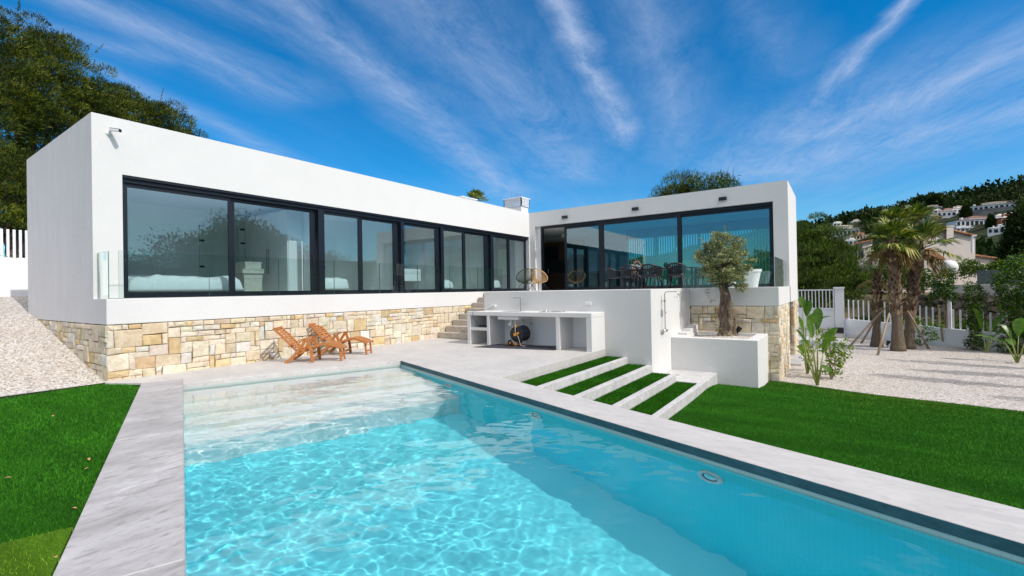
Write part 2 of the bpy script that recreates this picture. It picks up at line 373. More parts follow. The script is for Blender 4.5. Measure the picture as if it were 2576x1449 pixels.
for k_, (xa, ya, xb, yb, w_, it) in enumerate(STREAKS):
    A_, B_ = lp(xa, ya), lp(xb, yb); ln = math.hypot(B_[0]-A_[0], B_[1]-A_[1]); ux, uy = (B_[0]-A_[0])/ln, (B_[1]-A_[1])/ln
    vd = N(nt, 'ShaderNodeVectorMath', operation='DOT_PRODUCT'); vd.inputs[1].default_value = (-uy, ux, 0); L(nt, off_.outputs[0], vd.inputs[0])
    vt = N(nt, 'ShaderNodeVectorMath', operation='DOT_PRODUCT'); vt.inputs[1].default_value = (ux/ln, uy/ln, 0); L(nt, off_.outputs[0], vt.inputs[0])
    dd_ = M2('ABSOLUTE', M2('SUBTRACT', vd.outputs['Value'], -uy*A_[0]+ux*A_[1]))
    t_ = M2('SUBTRACT', vt.outputs['Value'], (ux*A_[0]+uy*A_[1])/ln)
    ww = M2('MULTIPLY_ADD', M2('MAXIMUM', t_, 0.), w_*1.2, w_)            # spreads with distance along the streak
    g_1 = M2('SUBTRACT', 1., M2('DIVIDE', dd_, ww), clamp=True); g_1 = M2('POWER', g_1, 1.9)
    e_1 = M2('MULTIPLY', M2('MULTIPLY_ADD', t_, 5., 1.25, clamp=True), M2('MULTIPLY_ADD', t_, -3.2, 3.9, clamp=True))
    o_1 = M2('MULTIPLY', M2('MULTIPLY', g_1, e_1), it)
    tot = o_1 if tot is None else M2('MAXIMUM', tot, o_1)
fray = layer(.55, 1.5, 5.5, 2.2, 11, .78, .35, [(.32, .12), (.66, 1.)])
cl = M2('MAXIMUM', M2('MULTIPLY', tot, fray), M2('MULTIPLY', cl, .14))
# a thin veil that thickens towards the horizon
vz = ramp(nt, sp.outputs[2], [(.0, .70), (.08, .42), (.24, .07), (.42, .0)])
ad = N(nt, 'ShaderNodeMath', operation='ADD', use_clamp=True); L(nt, mul(cl, ramp(nt, sp.outputs[2], [(0, .7), (.2, 1.)])), ad.inputs[0]); L(nt, mul(vz, ramp(nt, a2, [(0, .6), (1, 1.)])), ad.inputs[1])
blue = mixc(nt, 1.0, hs.outputs[0], (.12, .94, 1.04), 'MULTIPLY')
mc = mixc(nt, ad.outputs[0], blue, CLOUD)
# unseen fill added to brighten shade: cloud behind the camera, glow round the sun
def dirmask(v, stops):
    d_ = N(nt, 'ShaderNodeVectorMath', operation='DOT_PRODUCT'); d_.inputs[1].default_value = tuple(Vector(v).normalized()); L(nt, tc.outputs['Generated'], d_.inputs[0]); return ramp(nt, M2('MULTIPLY_ADD', d_.outputs['Value'], .5, .5), stops)
back_ = M2('MULTIPLY', dirmask((.15, -1, .2), [(.46, 0.), (.68, 1.)]), M2('MULTIPLY', M2('MULTIPLY_ADD', a2, .5, .42), ramp(nt, sp.outputs[2], [(.22, 0.), (.42, 1.)])))
mc = mixc(nt, back_, mc, (9.2, 8.8, 8.4))
mc = mixc(nt, dirmask(sd, [(.80, 0.), (.92, .35), (.99, 1.)]), mc, (17, 15.5, 14))
L(nt, mc, bg.inputs[0]); L(nt, bg.outputs[0], wo.inputs[0])
vs = sc.view_settings; vs.view_transform = 'Standard'; vs.look = 'None'; vs.gamma = 1; vs.exposure = EXPOSURE; vs.use_curve_mapping = False
cy = sc.cycles; cy.use_denoising = True; cy.max_bounces = 12; cy.diffuse_bounces = 6; cy.glossy_bounces = 5; cy.transmission_bounces = 8; cy.transparent_max_bounces = 24
cy.caustics_reflective = False; cy.caustics_refractive = True; cy.sample_clamp_indirect = 6; cy.blur_glossy = .3
# ------------------------------------------------------------------ pool (its own axes: p runs away from the camera, q to the right)
TH = math.radians(20.13)
cP, sP = math.cos(TH), math.sin(TH)
def pq(p, q, z=0): return Vector((-p*cP + q*sP, p*sP + q*cP, z))
P0, P1, Q0, Q1 = -2.6, 10.91, 0.0, 4.33
WL = -.125
def qbox(mb, p0, p1, q0, q1, z0, z1, mi=0):
    return mb.prism([pq(p, q)[:2] for p, q in ((p1, q0), (p1, q1), (p0, q1), (p0, q0))][::-1], z0, z1, mi)

def tile_mat(name, col, dark):
    m, nt, out = mat(name)
    t = N(nt, 'ShaderNodeTexCoord'); mp = N(nt, 'ShaderNodeMapping'); mp.inputs['Rotation'].default_value = (0, 0, -(PI - TH)); L(nt, t.outputs['Object'], mp.inputs[0])
    v = mp.outputs[0]; g = None
    sp_ = N(nt, 'ShaderNodeSeparateXYZ'); L(nt, v, sp_.inputs[0])
    for k in range(3):
        w_ = N(nt, 'ShaderNodeMath', operation='MULTIPLY', i_1=1/.05); L(nt, sp_.outputs[k], w_.inputs[0])
        f_ = N(nt, 'ShaderNodeMath', operation='FRACT'); L(nt, w_.outputs[0], f_.inputs[0])
        c_ = N(nt, 'ShaderNodeMath', operation='LESS_THAN', i_1=.10); L(nt, f_.outputs[0], c_.inputs[0])
        if g is None: g = c_.outputs[0]
        else:
            a_ = N(nt, 'ShaderNodeMath', operation='MAXIMUM'); L(nt, g, a_.inputs[0]); L(nt, c_.outputs[0], a_.inputs[1]); g = a_.outputs[0]
    n = noise(nt, v, 3, 3)
    c = ramp(nt, n, [(.3, tuple(x*.95 for x in col)), (.7, col)])
    f2 = N(nt, 'ShaderNodeMath', operation='MULTIPLY', i_1=GROUT); L(nt, g, f2.inputs[0])
    c = mixc(nt, f2.outputs[0], c, dark); prin(nt, out, c, .35, 0, .3); return m
M['tile'] = tile_mat('turquoise_mosaic_tile', TILE, (.05, .50, .62))
M['tile_band'] = tile_mat('waterline_tile', (.42, .50, .48), (.20, .26, .26))
M['tile_pale'] = tile_mat('pale_mosaic_tile', (.80, .88, .87), (.50, .68, .68))
def water_mat():
    m, nt, out = mat('pool_water')
    g = N(nt, 'ShaderNodeBsdfGlass', i_IOR=1.333, i_Roughness=0.0); g.inputs[0].default_value = (1, 1, 1, 1); L(nt, g.outputs[0], out.inputs[0])
    return m
M['water'] = water_mat()
DEEP = -2.05
basin = MB()
T = .14
fl_ = MB(); qbox(fl_, P0-T, P1+T, Q0-T, Q1+T, DEEP-.2, DEEP)
M['tile_floor'] = tile_mat('floor_mosaic_tile', (.19, .84, .93), (.05, .50, .62))
fl_ = struct(fl_.build('pool_floor', 'tile_floor'))
qbox(basin, P1, P1+T, Q0-T, Q1+T, DEEP, -.09); qbox(basin, P0-T, P0, Q0-T, Q1+T, DEEP, -.09)
qbox(basin, P0, P1, Q0-T, Q0, DEEP, -.09); qbox(basin, P0, P1, Q1, Q1+T, DEEP, -.09)
b_ = struct(basin.build('pool_basin', 'tile'))
rec = [b_, fl_]
band = MB(); e_ = .004
qbox(band, P1-e_, P1+.01, Q0, Q1, -.335, -.0905); qbox(band, P0, P1-e_, Q1-e_, Q1+.01, -.155, -.0905); qbox(band, P0, P1-e_, -.01, e_, -.34, -.0905)
rec.append(struct(band.build('waterline_band', 'tile_band')))
st = MB()
for k, (pa, z) in enumerate(((P1-1.0, -.34), (P1-1.75, -.58), (P1-2.35, -.84))):   # shallow shelf and steps at the far end
    qbox(st, pa, (P1, P1-1.0, P1-1.75)[k], Q0, Q1, DEEP, z)
qbox(st, P1-2.95, P1-2.35, Q0, Q1, DEEP, -1.15)
rec.append(struct(st.build('pool_step', 'tile_pale', bevel=.015)))
# rippled water body
hh = .024; nx = int((P1-P0)/hh); ny = int((Q1-Q0)/hh)
PP, QQ = np.meshgrid(np.linspace(P0-.01, P1+.01, nx), np.linspace(Q0-.01, Q1+.01, ny), indexing='ij')
Z = np.zeros_like(PP); r2 = np.random.default_rng(11)
for i in range(90):
    lam = .065*(1.2/.065)**(r2.random()**1.05); th = r2.normal(.7, .95); k = 2*PI/lam
    Z += .0016*RIP*lam**1.12*np.cos(k*(PP*math.cos(th)+QQ*math.sin(th)) + r2.random()*6.28 + .9*np.sin(1.3*PP+i)+.8*np.sin(1.7*QQ+2*i))
# calmer in the lee of the right-hand coping and by the shallow end
X = -PP*cP+QQ*sP; Y = PP*sP+QQ*cP
env = .30+.70*np.clip((Q1-QQ)/1.6, 0, 1); env *= .65+.35*np.clip((P1-PP)/3, 0, 1)
Z = WL + Z*env
top = np.stack([X, Y, Z], -1).reshape(-1, 3); idx = np.arange(nx*ny).reshape(nx, ny)
F = np.stack([idx[:-1, :-1], idx[1:, :-1], idx[1:, 1:], idx[:-1, 1:]], -1).reshape(-1, 4)[:, ::-1]
wv = top.copy(); nF = [F]
wo_ = npmesh('pool_water', wv, F, 'water', None, True); struct(wo_)
ld.cycles.is_caustics_light = True
wo_.cycles.is_caustics_caster = True
for o in rec: o.cycles.is_caustics_receiver = True
# pool lights on the right-hand wall
for k, (p, d) in enumerate(POOL_LIGHTS):
    lt = thing('pool_light', ('round underwater lamp on the pool wall nearest the camera', 'round underwater lamp on the pool wall below the grass steps', 'round underwater lamp on the pool wall by the shallow end')[k], 'pool light', pq(p, Q1, d), 'underwater lamps on the pool wall')
    ring_ = MB().lathe([(.085, 0), (.13, 0), (.14, -.012), (.135, -.03), (.12, -.035), (.095, -.03), (.085, -.02)], n=32, ax='y', cap=False).build('light_ring', M['white'], None, True)
    len_ = MB().lathe([(.001, -.03), (.05, -.026), (.085, -.012), (.085, 0)], n=32, ax='y', cap=False).build('lens', M['pane_w'] if 'pane_w' in M else M['steel'], None, True)
    for o in (ring_, len_): o.parent = lt
    lt.rotation_euler.z = -TH; lt.scale = (1.0,)*3
# ------------------------------------------------------------------ paving
CW = .65
cop = MB()
qbox(cop, P0-.6, P1+.62, -CW, 0, -.09, 0)                 # left run
struct(cop.build('pool_coping', 'coping', bevel=.008))
cop2 = MB(); qbox(cop2, P0-.6, P1-.0, Q1, Q1+CW, -.09, 0)
struct(cop2.build('pool_coping', 'concrete', bevel=.008))
cop3 = MB(); qbox(cop3, P0-.6, P0, 0, Q1, -.09, 0)
struct(cop3.build('pool_coping', 'coping', bevel=.008))
M['coping_face'] = concrete('dark_teal_concrete', (.055, .13, .155), (.025, .07, .09), 0, (1.5, 1.5, 4), 1.0, (.09, .19, .22))
cf = MB(); qbox(cf, P0, P1-.005, Q1-.006, Q1-.001, -.088, -.004); struct(cf.build('coping_face', 'coping_face'))  # thin dark teal strip over the inner face of the right coping
wl_ = MB(); qbox(wl_, P0-.6, P1+.4, Q1+T, Q1+CW-.003, -1.4, -.09); qbox(wl_, P0-.6, P1+.5, -CW+.003, -T, -1.4, -.09)
struct(wl_.build('pool_wall', 'concrete'))
# expansion joints in the left coping
jt = MB()
for p in (3.62, 7.1): qbox(jt, p, p+.012, -CW+.01, -.01, -.02, .003)
jt.build('paving_joint', M['kerb'], kind='structure')
# the deck in front of the house, one slab cut round the pool
a = pq(P1, 0); b = pq(P1, Q1); c = pq(P1, Q1+CW)
# where the deck edge (x=-5.34) meets the coping's outer edge (q = Q1+CW)
ye = (Q1+CW+5.34*sP)/cP
lf = pq(P1+.62, -CW)
e0 = pq((cP*5.34+sP*ye), Q1)
deck = MB(); deck.prism([(-11.9, 3.02), (-11.70, 2.98), tuple(lf[:2]), tuple(pq(P1+.62, 0)[:2]), tuple(a[:2]), tuple(b[:2]), tuple(c[:2]),
                         (-5.34, ye), (-5.34, 12.3), (-9.5, 12.3), (-11.9, 12.3)], -.16, -.0)
struct(deck.build('pool_deck', 'concrete', bevel=.008))
dj = MB(); dj.bar((-11.8, 9.1, -.004), (pq(P1, 2.9)[0], pq(P1, 2.9)[1], -.004), .008, .014)
dj.build('paving_joint', 'stair', kind='structure')
rs = MB(); rs.box(-5.5, -5.345, ye+.06, 12.3, -1.3, -.16); rs.box(-11.9, -9, 12.3, 12.9, -.3, -.16)
struct(rs.build('deck_base', 'kerb'))
# grass steps going down from the deck
ks = MB(); gx = []; x = -5.34
lev = [-.20, -.365, -.545, -.725]; nxt = [-.365, -.545, -.725, -.93]
edges = [(-4.83, -4.70), (-4.19, -4.05), (-3.57, -3.43), (-2.93, -2.80)]
def ycop(x): return (Q1+CW - x*sP)/cP
for k, ((x0, x1), z, zn) in enumerate(zip(edges, lev, nxt)):
    yb = 12.16 if k < 3 else 13.87
    kb = MB(); kb.prism([(x0, ycop(x0)-.02), (x1, ycop(x1)-.02), (x1, yb), (x0, yb)], -1.4, z)
    struct(kb.build('step_kerb', 'kerb', bevel=.01))
    gx.append((x, x0, z)); x = x1
pad = MB(); pad.box(-4.04, -2.93, 12.16, 13.87, -1.2, -.715)
pd = MB().box(-3.72, -3.60, 12.95, 13.07, -.714, -.711)
sh = struct(pad.build('shower_pad', 'kerb', bevel=.006)); pd.build('drain', 'steel', None, kind='structure')
# ------------------------------------------------------------------ natural stone facing
def stone_face(mb, org, u, n, W, H, seed, cell=.115, top_gap=.0):
    """irregular coursed blocks on the plane org + u*s + z; n = outward normal"""
    r = random.Random(seed); nx, nz = max(1, round(W/cell)), max(1, round(H/cell)); cx, cz = W/nx, H/nz
    occ = [[False]*nz for _ in range(nx)]
    jx = [[(r.uniform(-.09, .09)*cx if 0 < i < nx else 0, r.uniform(-.09, .09)*cz if 0 < j < nz else 0) for j in range(nz+1)] for i in range(nx+1)]
    org, u, n = Vector(org), Vector(u), Vector(n)
    pal = [((.74,.65,.49), 6), ((.76,.68,.54), 8), ((.78,.73,.62), 7), ((.74,.57,.33), 3), ((.76,.75,.71), 4), ((.68,.58,.44), 3), ((.77,.70,.58), 5), ((.60,.47,.30), 1)]
    pal = [c for c, k in pal for _ in range(k)]
    for i in range(nx):
        for j in range(nz):
            if occ[i][j]: continue
            a, b = r.choice([(1,1),(2,1),(2,2),(3,2),(2,3),(3,2),(2,2),(4,3),(3,3),(1,2),(3,1),(1,3),(2,1)])
            while not (i+a <= nx and all(not occ[i+p][j] for p in range(a))): a -= 1
            while not (j+b <= nz and all(not occ[i+p][j+q] for p in range(a) for q in range(b))): b -= 1
            for p in range(a):
                for q in range(b): occ[i+p][j+q] = True
            def P(s, t, d): return org + u*s + Vector((0, 0, t)) + n*d
            cs = [((i+x)*cx + jx[i+x][j+y][0], (j+y)*cz + jx[i+x][j+y][1]) for x, y in ((0,0),(a,0),(a,b),(0,b))]
            mx = sum(c[0] for c in cs)/4; mz = sum(c[1] for c in cs)/4
            def inset(g): return [(c[0] - math.copysign(g, c[0]-mx) + r.uniform(-.004, .004), c[1] - math.copysign(g, c[1]-mz) + r.uniform(-.004, .004)) for c in cs]
            g = r.uniform(.001, .007); d = r.uniform(.020, .045)
            A = inset(g); B = inset(g+r.uniform(.010, .018))
            c = r.choice(pal); k = r.uniform(.88, 1.08); c = tuple(min(.92, x*k*r.uniform(.97, 1.03)) for x in c)
            V = [P(*p_, -.02) for p_ in A] + [P(*p_, d*.55) for p_ in A] + [P(*p_, d+r.uniform(-.006, .006)) for p_ in B] + [P(mx, mz, d+r.uniform(.0, .016))]
            mb.add(V, [(4,5,9,8),(5,6,10,9),(6,7,11,10),(7,4,8,11),(0,1,5,4),(1,2,6,5),(2,3,7,6),(3,0,4,7),(8,9,12),(9,10,12),(10,11,12),(11,8,12)], 0, c)
    return mb

# ------------------------------------------------------------------ the villa
XF, XL, YE, YB, XR, YR = -12.65, -11.85, 3.05, 19.8, -1.48, 23.8
ZL, ZT, ZB = 1.625, 5.50, 1.11
XBK = -18.4
villa = thing('villa', 'white flat-roofed villa with two wings of full-height sliding windows on a sandstone base', 'house', (XF, YE, 0))
wA = MB()
WT, WB = 4.30, ZL                      # window head and sill of the bedroom wing
wA.box(XBK, XF, YE, YE+.25, ZB+.001, ZT)                                       # gable end
wA.box(XF-.35, XF, YE+.25, 3.55, WB, ZT)                                 # pier at the corner
wA.box(XF-.35, XF, 3.55, YB, WT, ZT)                                     # band over the windows
wA.box(XBK, XBK+.25, YE+.25, YR, ZB, ZT)
wA.box(XBK+.25, XF-.35, YE+.25, YB+.2, ZT-.42, ZT-.2)                        # roof slab
wA.box(XBK+.25, -12.6, YB+.2, YR, ZT-.42, ZT-.2)
wA.build('bedroom_wing_wall', ['wall'], villa)
# the weathered gable face is its own surface, 2 mm proud
gb = MB().box(XBK+.002, XF-.002, YE-.003, YE, ZB+.01, ZT-.002)
gb.box(XF-.002, XL-.004, YE-.003, YE, ZB+.01, ZL-.003)
gb.build('gable_render', 'wall_stain', villa)
lg = MB()
lg.box(XF, XL, YE, 20.0, ZB, ZL); lg.box(XBK+.3, XF, YE+.25, YR, ZB, ZL)         # ledge and floor plate
lg.build('ledge', 'wall', villa, bevel=.012)
wB = MB()
OX0, OX1, OT = -12.32, -1.96, 4.79
wB.box(XF, OX0, YB, YB+.35, ZL, ZT); wB.box(OX1, XR, YB, YB+.35, ZL, ZT); wB.box(OX0, OX1, YB, YB+.35, OT, ZT)
wB.box(XR-.25, XR, YB+.35, YR, 1.05, ZT)
wB.box(XF, XR-.25, YB+.35, YR, ZT-.42, ZT-.2)
wB.box(-16.2, OX0+3.3, YR-.25, YR, ZL, ZT); wB.box(-16.2, -16.0, YB+.36, YR-.25, ZL, 5.05); wB.box(-16.0, XF+.001, 19.75, 19.9, ZL, 4.6); wB.box(OX0+3.3, XR-.25, YR-.25, YR, 4.62, ZT); wB.box(-2.4, XR-.25, YR-.25, YR, ZL, 4.62)
wB.box(-15.99, XR-.25, YB+.352, YR-.251, 4.66, 4.72)                          # living-room ceiling
wB.build('living_wing_wall', 'wall', villa)
lb = MB().box(-4.04, XR, 16.05, YB, 1.05, ZL).box(-11.85, XR-.25, YB, YR-.25, 1.05, ZL-.002)
lb.build('balcony_ledge', 'wall', villa, bevel=.012)
tb = MB().box(-9.58, -4.04, 12.16, YB-.003, -1.3, ZL-.001).box(-11.85, -9.58, 16.3, YB-.003, -.2, ZL-.001)
tb.build('terrace_block', 'wall', villa, bevel=.012)
# stone base
MB().box(XBK+.02, XL-.035, YE+.025, YE+.4, -.4, ZB).box(XL-.4, XL-.035, YE+.4, 16.0, -.4, ZB).build('base_core', 'joint', villa)
bk = MB().box(-4.04, XR-.035, 16.09, 16.5, -1.6, 1.05).box(XR-.45, XR-.035, 16.5, 19.45, -1.6, 1.05).box(-1.95, -1.85, 19.45, 22.0, -1.6, 1.05).box(-2.2, XR-.035, 22.03, 23.75, -1.6, 1.05)
bk.build('base_core', 'joint', villa)
sA = MB(); stone_face(sA, (XL-.03, YE, -.3), (0, 1, 0), (1, 0, 0), 13.2, 1.40, 3)
sA.build('stone_base', 'stone', villa)
sG = MB(); stone_face(sG, (XBK, YE+.03, -.3), (1, 0, 0), (0, -1, 0), XL-XBK-.01, 1.40, 5)
sG.build('stone_base', 'stone', villa)
sB = MB(); stone_face(sB, (-4.02, 16.08, -1.35), (1, 0, 0), (0, -1, 0), 2.53, 2.39, 8, .125)
sB.build('stone_base', 'stone', villa)
sC = MB(); stone_face(sC, (XR-.03, 16.06, -1.35), (0, 1, 0), (1, 0, 0), 3.38, 2.39, 9, .12)
sC.build('stone_base', 'stone', villa)
sD = MB(); stone_face(sD, (-2.2, 22.02, -1.35), (1, 0, 0), (0, -1, 0), .70, 2.39, 10, .14); stone_face(sD, (XR-.03, 22.0, -1.35), (0, 1, 0), (1, 0, 0), 1.75, 2.39, 12, .13)
sD.build('stone_pier', 'stone', villa)
MB().box(-1.9, -1.15, 19.5, 22.0, -1.3, -1.13).build('door_landing', 'kerb', villa)
# chimney and roof vent
ch = MB().box(-14.0, -13.02, 19.66, 20.3, ZT-.3, 5.86)
chm = ch.build('chimney', 'wall', villa)
lv = MB()
for k in range(8):
    z = 5.90+k*.052
    for (x0, x1, y0, y1) in ((-14.06, -12.96, 19.60, 19.66), (-14.06, -12.96, 20.30, 20.36), (-14.06, -14.0, 19.6, 20.36), (-13.02, -12.96, 19.6, 20.36)):
        lv.box(x0, x1, y0, y1, z, z+.024)
for x in (-14.0, -13.52, -13.03):
    for y in (19.67, 20.27): lv.box(x, x+.03, y, y+.03, 5.86, 6.3)
lv.box(-14.08, -12.94, 19.58, 20.38, 6.30, 6.34).box(-13.96, -13.06, 19.70, 20.26, 5.86, 5.9)
lv.build('chimney_louvre', 'fence', chm)
an = MB()
for x, y in ((-13.5, 19.8), (-13.5, 20.0), (-13.5, 20.2)): an.tube([(x, y, 6.34), (x+.06, y+.05, 6.62)], .008, 5)
an.tube([(-13.46, 19.8, 6.5), (-13.46, 20.2, 6.5)], .005, 4).tube([(-13.45, 19.8, 6.58), (-13.45, 20.25, 6.58)], .005, 4).tube([(-13.6, 19.7, 6.34), (-13.6, 19.7, 6.66)], .012, 6, 0)
an.build('antenna', 'steel', chm)
rv = MB().box(-14.4, -13.5, 15.7, 16.7, ZT-.2, 5.79).box(-14.45, -13.45, 15.65, 16.75, 5.79, 5.83)
rv.build('roof_hatch', 'fence', villa)

# ------------------------------------------------------------------ windows
def win_unit(y0, y1, axis, at, z0, z1, stile, handle=None, parent=None, dt=.05, top=.17, bot=.09, sash_in=0.0, gm='glass'):
    """one sliding sash: frame with its pane and handle as sub-parts"""
    f = MB(); a0, a1 = y0, y1; s0, s1 = stile
    def B(mb, u0, u1, w0, w1, d0, d1, mi=0):
        return mb.box(at-d1, at-d0, u0, u1, w0, w1, mi) if axis == 'y' else mb.box(u0, u1, at+d0, at+d1, w0, w1, mi)
    B(f, a0, a0+s0, z0, z1, sash_in, sash_in+dt); B(f, a1-s1, a1, z0, z1, sash_in, sash_in+dt)
    B(f, a0+s0, a1-s1, z0, z0+bot, sash_in, sash_in+dt); B(f, a0+s0, a1-s1, z1-top, z1, sash_in, sash_in+dt)
    fo = f.build('sliding_window', 'frame', parent)
    p = MB(); B(p, a0+s0, a1-s1, z0+bot, z1-top, sash_in+.018, sash_in+.032); p.build('pane', gm, fo)
    if handle is not None:
        h = MB(); B(h, handle-.02, handle+.02, z0+.85, z0+1.12, sash_in-.03, sash_in); h.build('handle', 'black', fo)
    return fo
XG = -12.78
# (y0, y1, left stile, right stile, handle)
for y0, y1, s0, s1, hd, si in ((3.60, 5.80, .07, .05, None, 0), (5.78, 8.20, .14, .15, 8.12, .055), (8.42, 9.76, .06, .05, None, 0), (9.74, 11.40, .16, .20, 11.30, .055),
                       (11.60, 13.46, .06, .20, 13.36, .02), (13.66, 14.93, .06, .05, None, 0), (14.91, 16.64, .18, .27, 16.5, .055), (16.90, 18.14, .06, .05, None, 0), (18.12, 19.78, .2, .17, 19.7, .055)):
    win_unit(y0, y1, 'y', XG, WB+.04, 4.16, (s0, s1), hd, villa, sash_in=si, top=.09)
fx = MB()
fx.box(XG-.13, XG+.03, 3.55, 19.8, WB, WB+.04).box(XG-.13, XG+.05, 3.55, 19.8, 4.16, 4.245).box(XG-.13, XG+.03, 3.55, 3.60, WB+.04, 4.16)
for y0, y1 in ((8.24, 8.42), (11.46, 11.60), (13.50, 13.66), (16.70, 16.90), (19.78, 19.8)):
    fx.box(XG-.16, XG+.06, y0, y1, WB+.04, 4.16)
fx.box(XG-.13, XF-.02, 3.55, 19.8, 4.245, 4.30)
fx.build('window_frame', 'frame', villa)
YG = 19.96
fb = MB()
fb.box(OX0+.24, OX1, YG-.02, YG+.14, 4.67, OT).box(OX0+.24, OX1, YG-.02, YG+.14, ZL, ZL+.035)
fb.box(OX0+.24, OX0+.33, YG-.02, YG+.14, ZL+.035, 4.67).box(OX1-.03, OX1, YG-.02, YG+.14, ZL+.035, 4.67)
fb.build('window_frame', 'frame', villa)
jm = MB().box(OX0, OX0+.24, YG-.02, YB+.35, ZL, OT); jm.build('jamb', 'wall', villa)
for x0, x1, s0, s1, hd, si in ((-10.80, -8.94, .11, .05, None, .055), (-9.0, -5.32, .26, .16, None, 0), (-5.48, -1.99, .15, .12, None, .055)):
    win_unit(x0, x1, 'x', YG, ZL+.035, 4.67, (s0, s1), hd, villa, sash_in=si, top=.11, gm='glass_b')
MB().box(-7.61, -7.48, YR-.22, YR-.12, ZL, 4.62).box(-9.0, -2.4, YR-.22, YR-.12, ZL, ZL+.1).box(-9, -2.4, YR-.22, YR-.12, 4.5, 4.62).box(-5.5, -5.38, YR-.22, YR-.12, ZL, 4.62).build('rear_window_frame', 'frame', villa)
MB().box(-9.0, -2.4, YR-.18, YR-.165, ZL+.1, 4.5).build('pane', 'glass', villa)

# ------------------------------------------------------------------ interior shell (floors, back walls, partitions)
inn = MB()
inn.box(-16.9, -16.8, 3.3, 8.3, ZL, 4.4).box(-15.6, -15.5, 8.36, 11.48, ZL, 4.4).box(-15.0, -14.9, 11.54, 13.5, ZL, 4.4).box(-15.3, -15.2, 13.6, 19.6, ZL, 4.4)
for y in (8.30, 11.48, 13.54, 16.76): inn.box(-16.9, XG-.18, y, y+.06, ZL, 4.4)
inn.box(-16.9, XG-.16, 3.3, 19.7, 4.4, 4.46)
inn.build('partition_wall', 'plain', villa)
MB().box(-16.8, XG-.14, 3.3, 19.7, ZL, ZL+.015).box(-15.9, XR-.26, YG+.16, YR-.26, ZL, ZL+.015).build('floor_tile', simple('grey_floor_tile', (.60, .58, .54), .25), villa)
MB().box(-15.19, -15.15, 9.95, 10.02, ZL, 3.7).box(-15.49, -15.45, 9.95, 10.75, ZL, 3.75).build('interior_door', 'white', villa)
MB().box(-15.45, -15.40, 10.08, 10.24, 2.60, 2.64).box(-15.45, -15.42, 10.1, 10.14, 2.45, 2.53).build('door_handle', 'black', villa)
MB().box(-16.79, -16.74, 3.45, 4.85, ZL, 4.28).build('interior_door', 'white', villa)
# ------------------------------------------------------------------ outdoor kitchen
ck = thing('outdoor_kitchen', 'white built-in outdoor kitchen counter with open bays against the terrace wall', 'outdoor kitchen', (-7.4, 11.3, 0))
y0, y1 = 11.31, 12.158
MB().box(-9.59, -5.345, y0, y1, .90, 1.02).build('countertop', 'wall', ck, bevel=.008)
for a_, b_, c_ in ((-9.59, -9.47, .002), (-8.82, -8.72, .002), (-6.42, -6.30, .002), (-5.50, -5.345, -1.2)): MB().box(a_, b_, y0, y1, c_, .898).build('counter_support', 'wall', ck, bevel=.006)
MB().box(-9.469, -8.821, y0+.02, y1, .44, .53).build('shelf', 'wall', ck, bevel=.005)
MB().box(-9.46, -5.51, y1-.06, y1-.003, .003, .89).build('back_panel', 'plain', ck)
# sink hung under the counter, tap on it
sk = thing('sink', 'white undermounted sink with its waste pipe under the kitchen counter', 'sink', (-8.0, 11.7, .8))
sb = MB().box(-8.5, -7.72, 11.42, 11.98, .78, .898); sb.build('basin', 'white', sk, bevel=.03)
MB().box(-8.42, -7.8, 11.47, 11.9, 1.0205, 1.0235).build('sink_rim', 'steel', sk)
wp = MB().tube([(-8.12, 11.6, .78), (-8.12, 11.6, .55)], .035, 10).tube([(-8.12, 11.6, .60), (-8.02, 11.62, .52), (-7.96, 11.65, .46), (-8.0, 11.8, .44), (-8.1, 12.05, .48)], .022, 8)
wp.lathe([(.05, .70), (.05, .74)], (-8.12, 11.6, 0), 12).lathe([(.04, .60), (.055, .62), (.055, .66), (.04, .67)], (-8.17, 11.6, 0), 12)
wp.build('waste_pipe', 'white', sk, True)
MB().tube([(-7.95, 11.9, .74), (-7.8, 12.0, .66), (-7.72, 12.04, .64), (-7.7, 12.04, .78)], .009, 6).lathe([(.02, -.03), (.02, .03)], (-7.68, 12.04, .63), 8, ax='x').build('supply_hose', 'steel', sk, True)
tp = thing('tap', 'tall square stainless tap standing on the kitchen counter', 'tap', (-8.05, 12.02, 1.02))
MB().tube([(-8.05, 12.02, 1.021), (-8.05, 12.02, 1.42)], .013, 10).bar((-8.05, 12.03, 1.425), (-8.22, 11.82, 1.425), .028, .012).lathe([(.024, 0), (.024, .012)], (-8.05, 12.02, 1.021), 12).build('spout', 'steel', tp, 'auto')
MB().tube([(-8.05, 12.02, 1.09), (-7.99, 12.02, 1.09), (-7.98, 12.0, 1.14)], .012, 8).build('lever', 'steel', tp, True)
# wall sockets
def socket(x, z, lab, open_=False):
    t = thing('wall_socket', lab, 'socket', (x, 12.15, z), 'sockets on the terrace wall')
    MB().box(x-.095, x+.095, 12.128, 12.157, z-.045, z+.045).build('socket_plate', 'white', t, bevel=.006)
    if open_: MB().box(x-.03, x+.06, 12.112, 12.127, z-.02, z+.02).build('plug', 'white', t, bevel=.004)
socket(-9.17, 1.17, 'white wall socket with a plug in it above the left end of the kitchen counter', True)
socket(-5.83, 1.25, 'closed white wall socket above the right end of the kitchen counter')
cab = MB().tube([(-9.14, 12.10, 1.16), (-9.2, 12.0, 1.09), (-9.3, 11.85, 1.035), (-9.4, 11.6, 1.03), (-9.4, 11.36, 1.03), (-9.36, 11.29, .98), (-9.33, 11.27, .82), (-9.2, 11.27, .70), (-9.0, 11.32, .60), (-8.9, 11.45, .56)], .006, 6)
tag(cab.build('cable', 'black', None, True), 'thin black cable running from the socket over the counter to the shelf', 'cable')
bx = thing('pump_unit', 'flat black electrical box lying on the shelf of the left bay', 'electrical box', (-9.05, 11.5, .53))
MB().box(-9.22, -8.90, 11.40, 11.62, .532, .60).build('case', 'black', bx, bevel=.02)
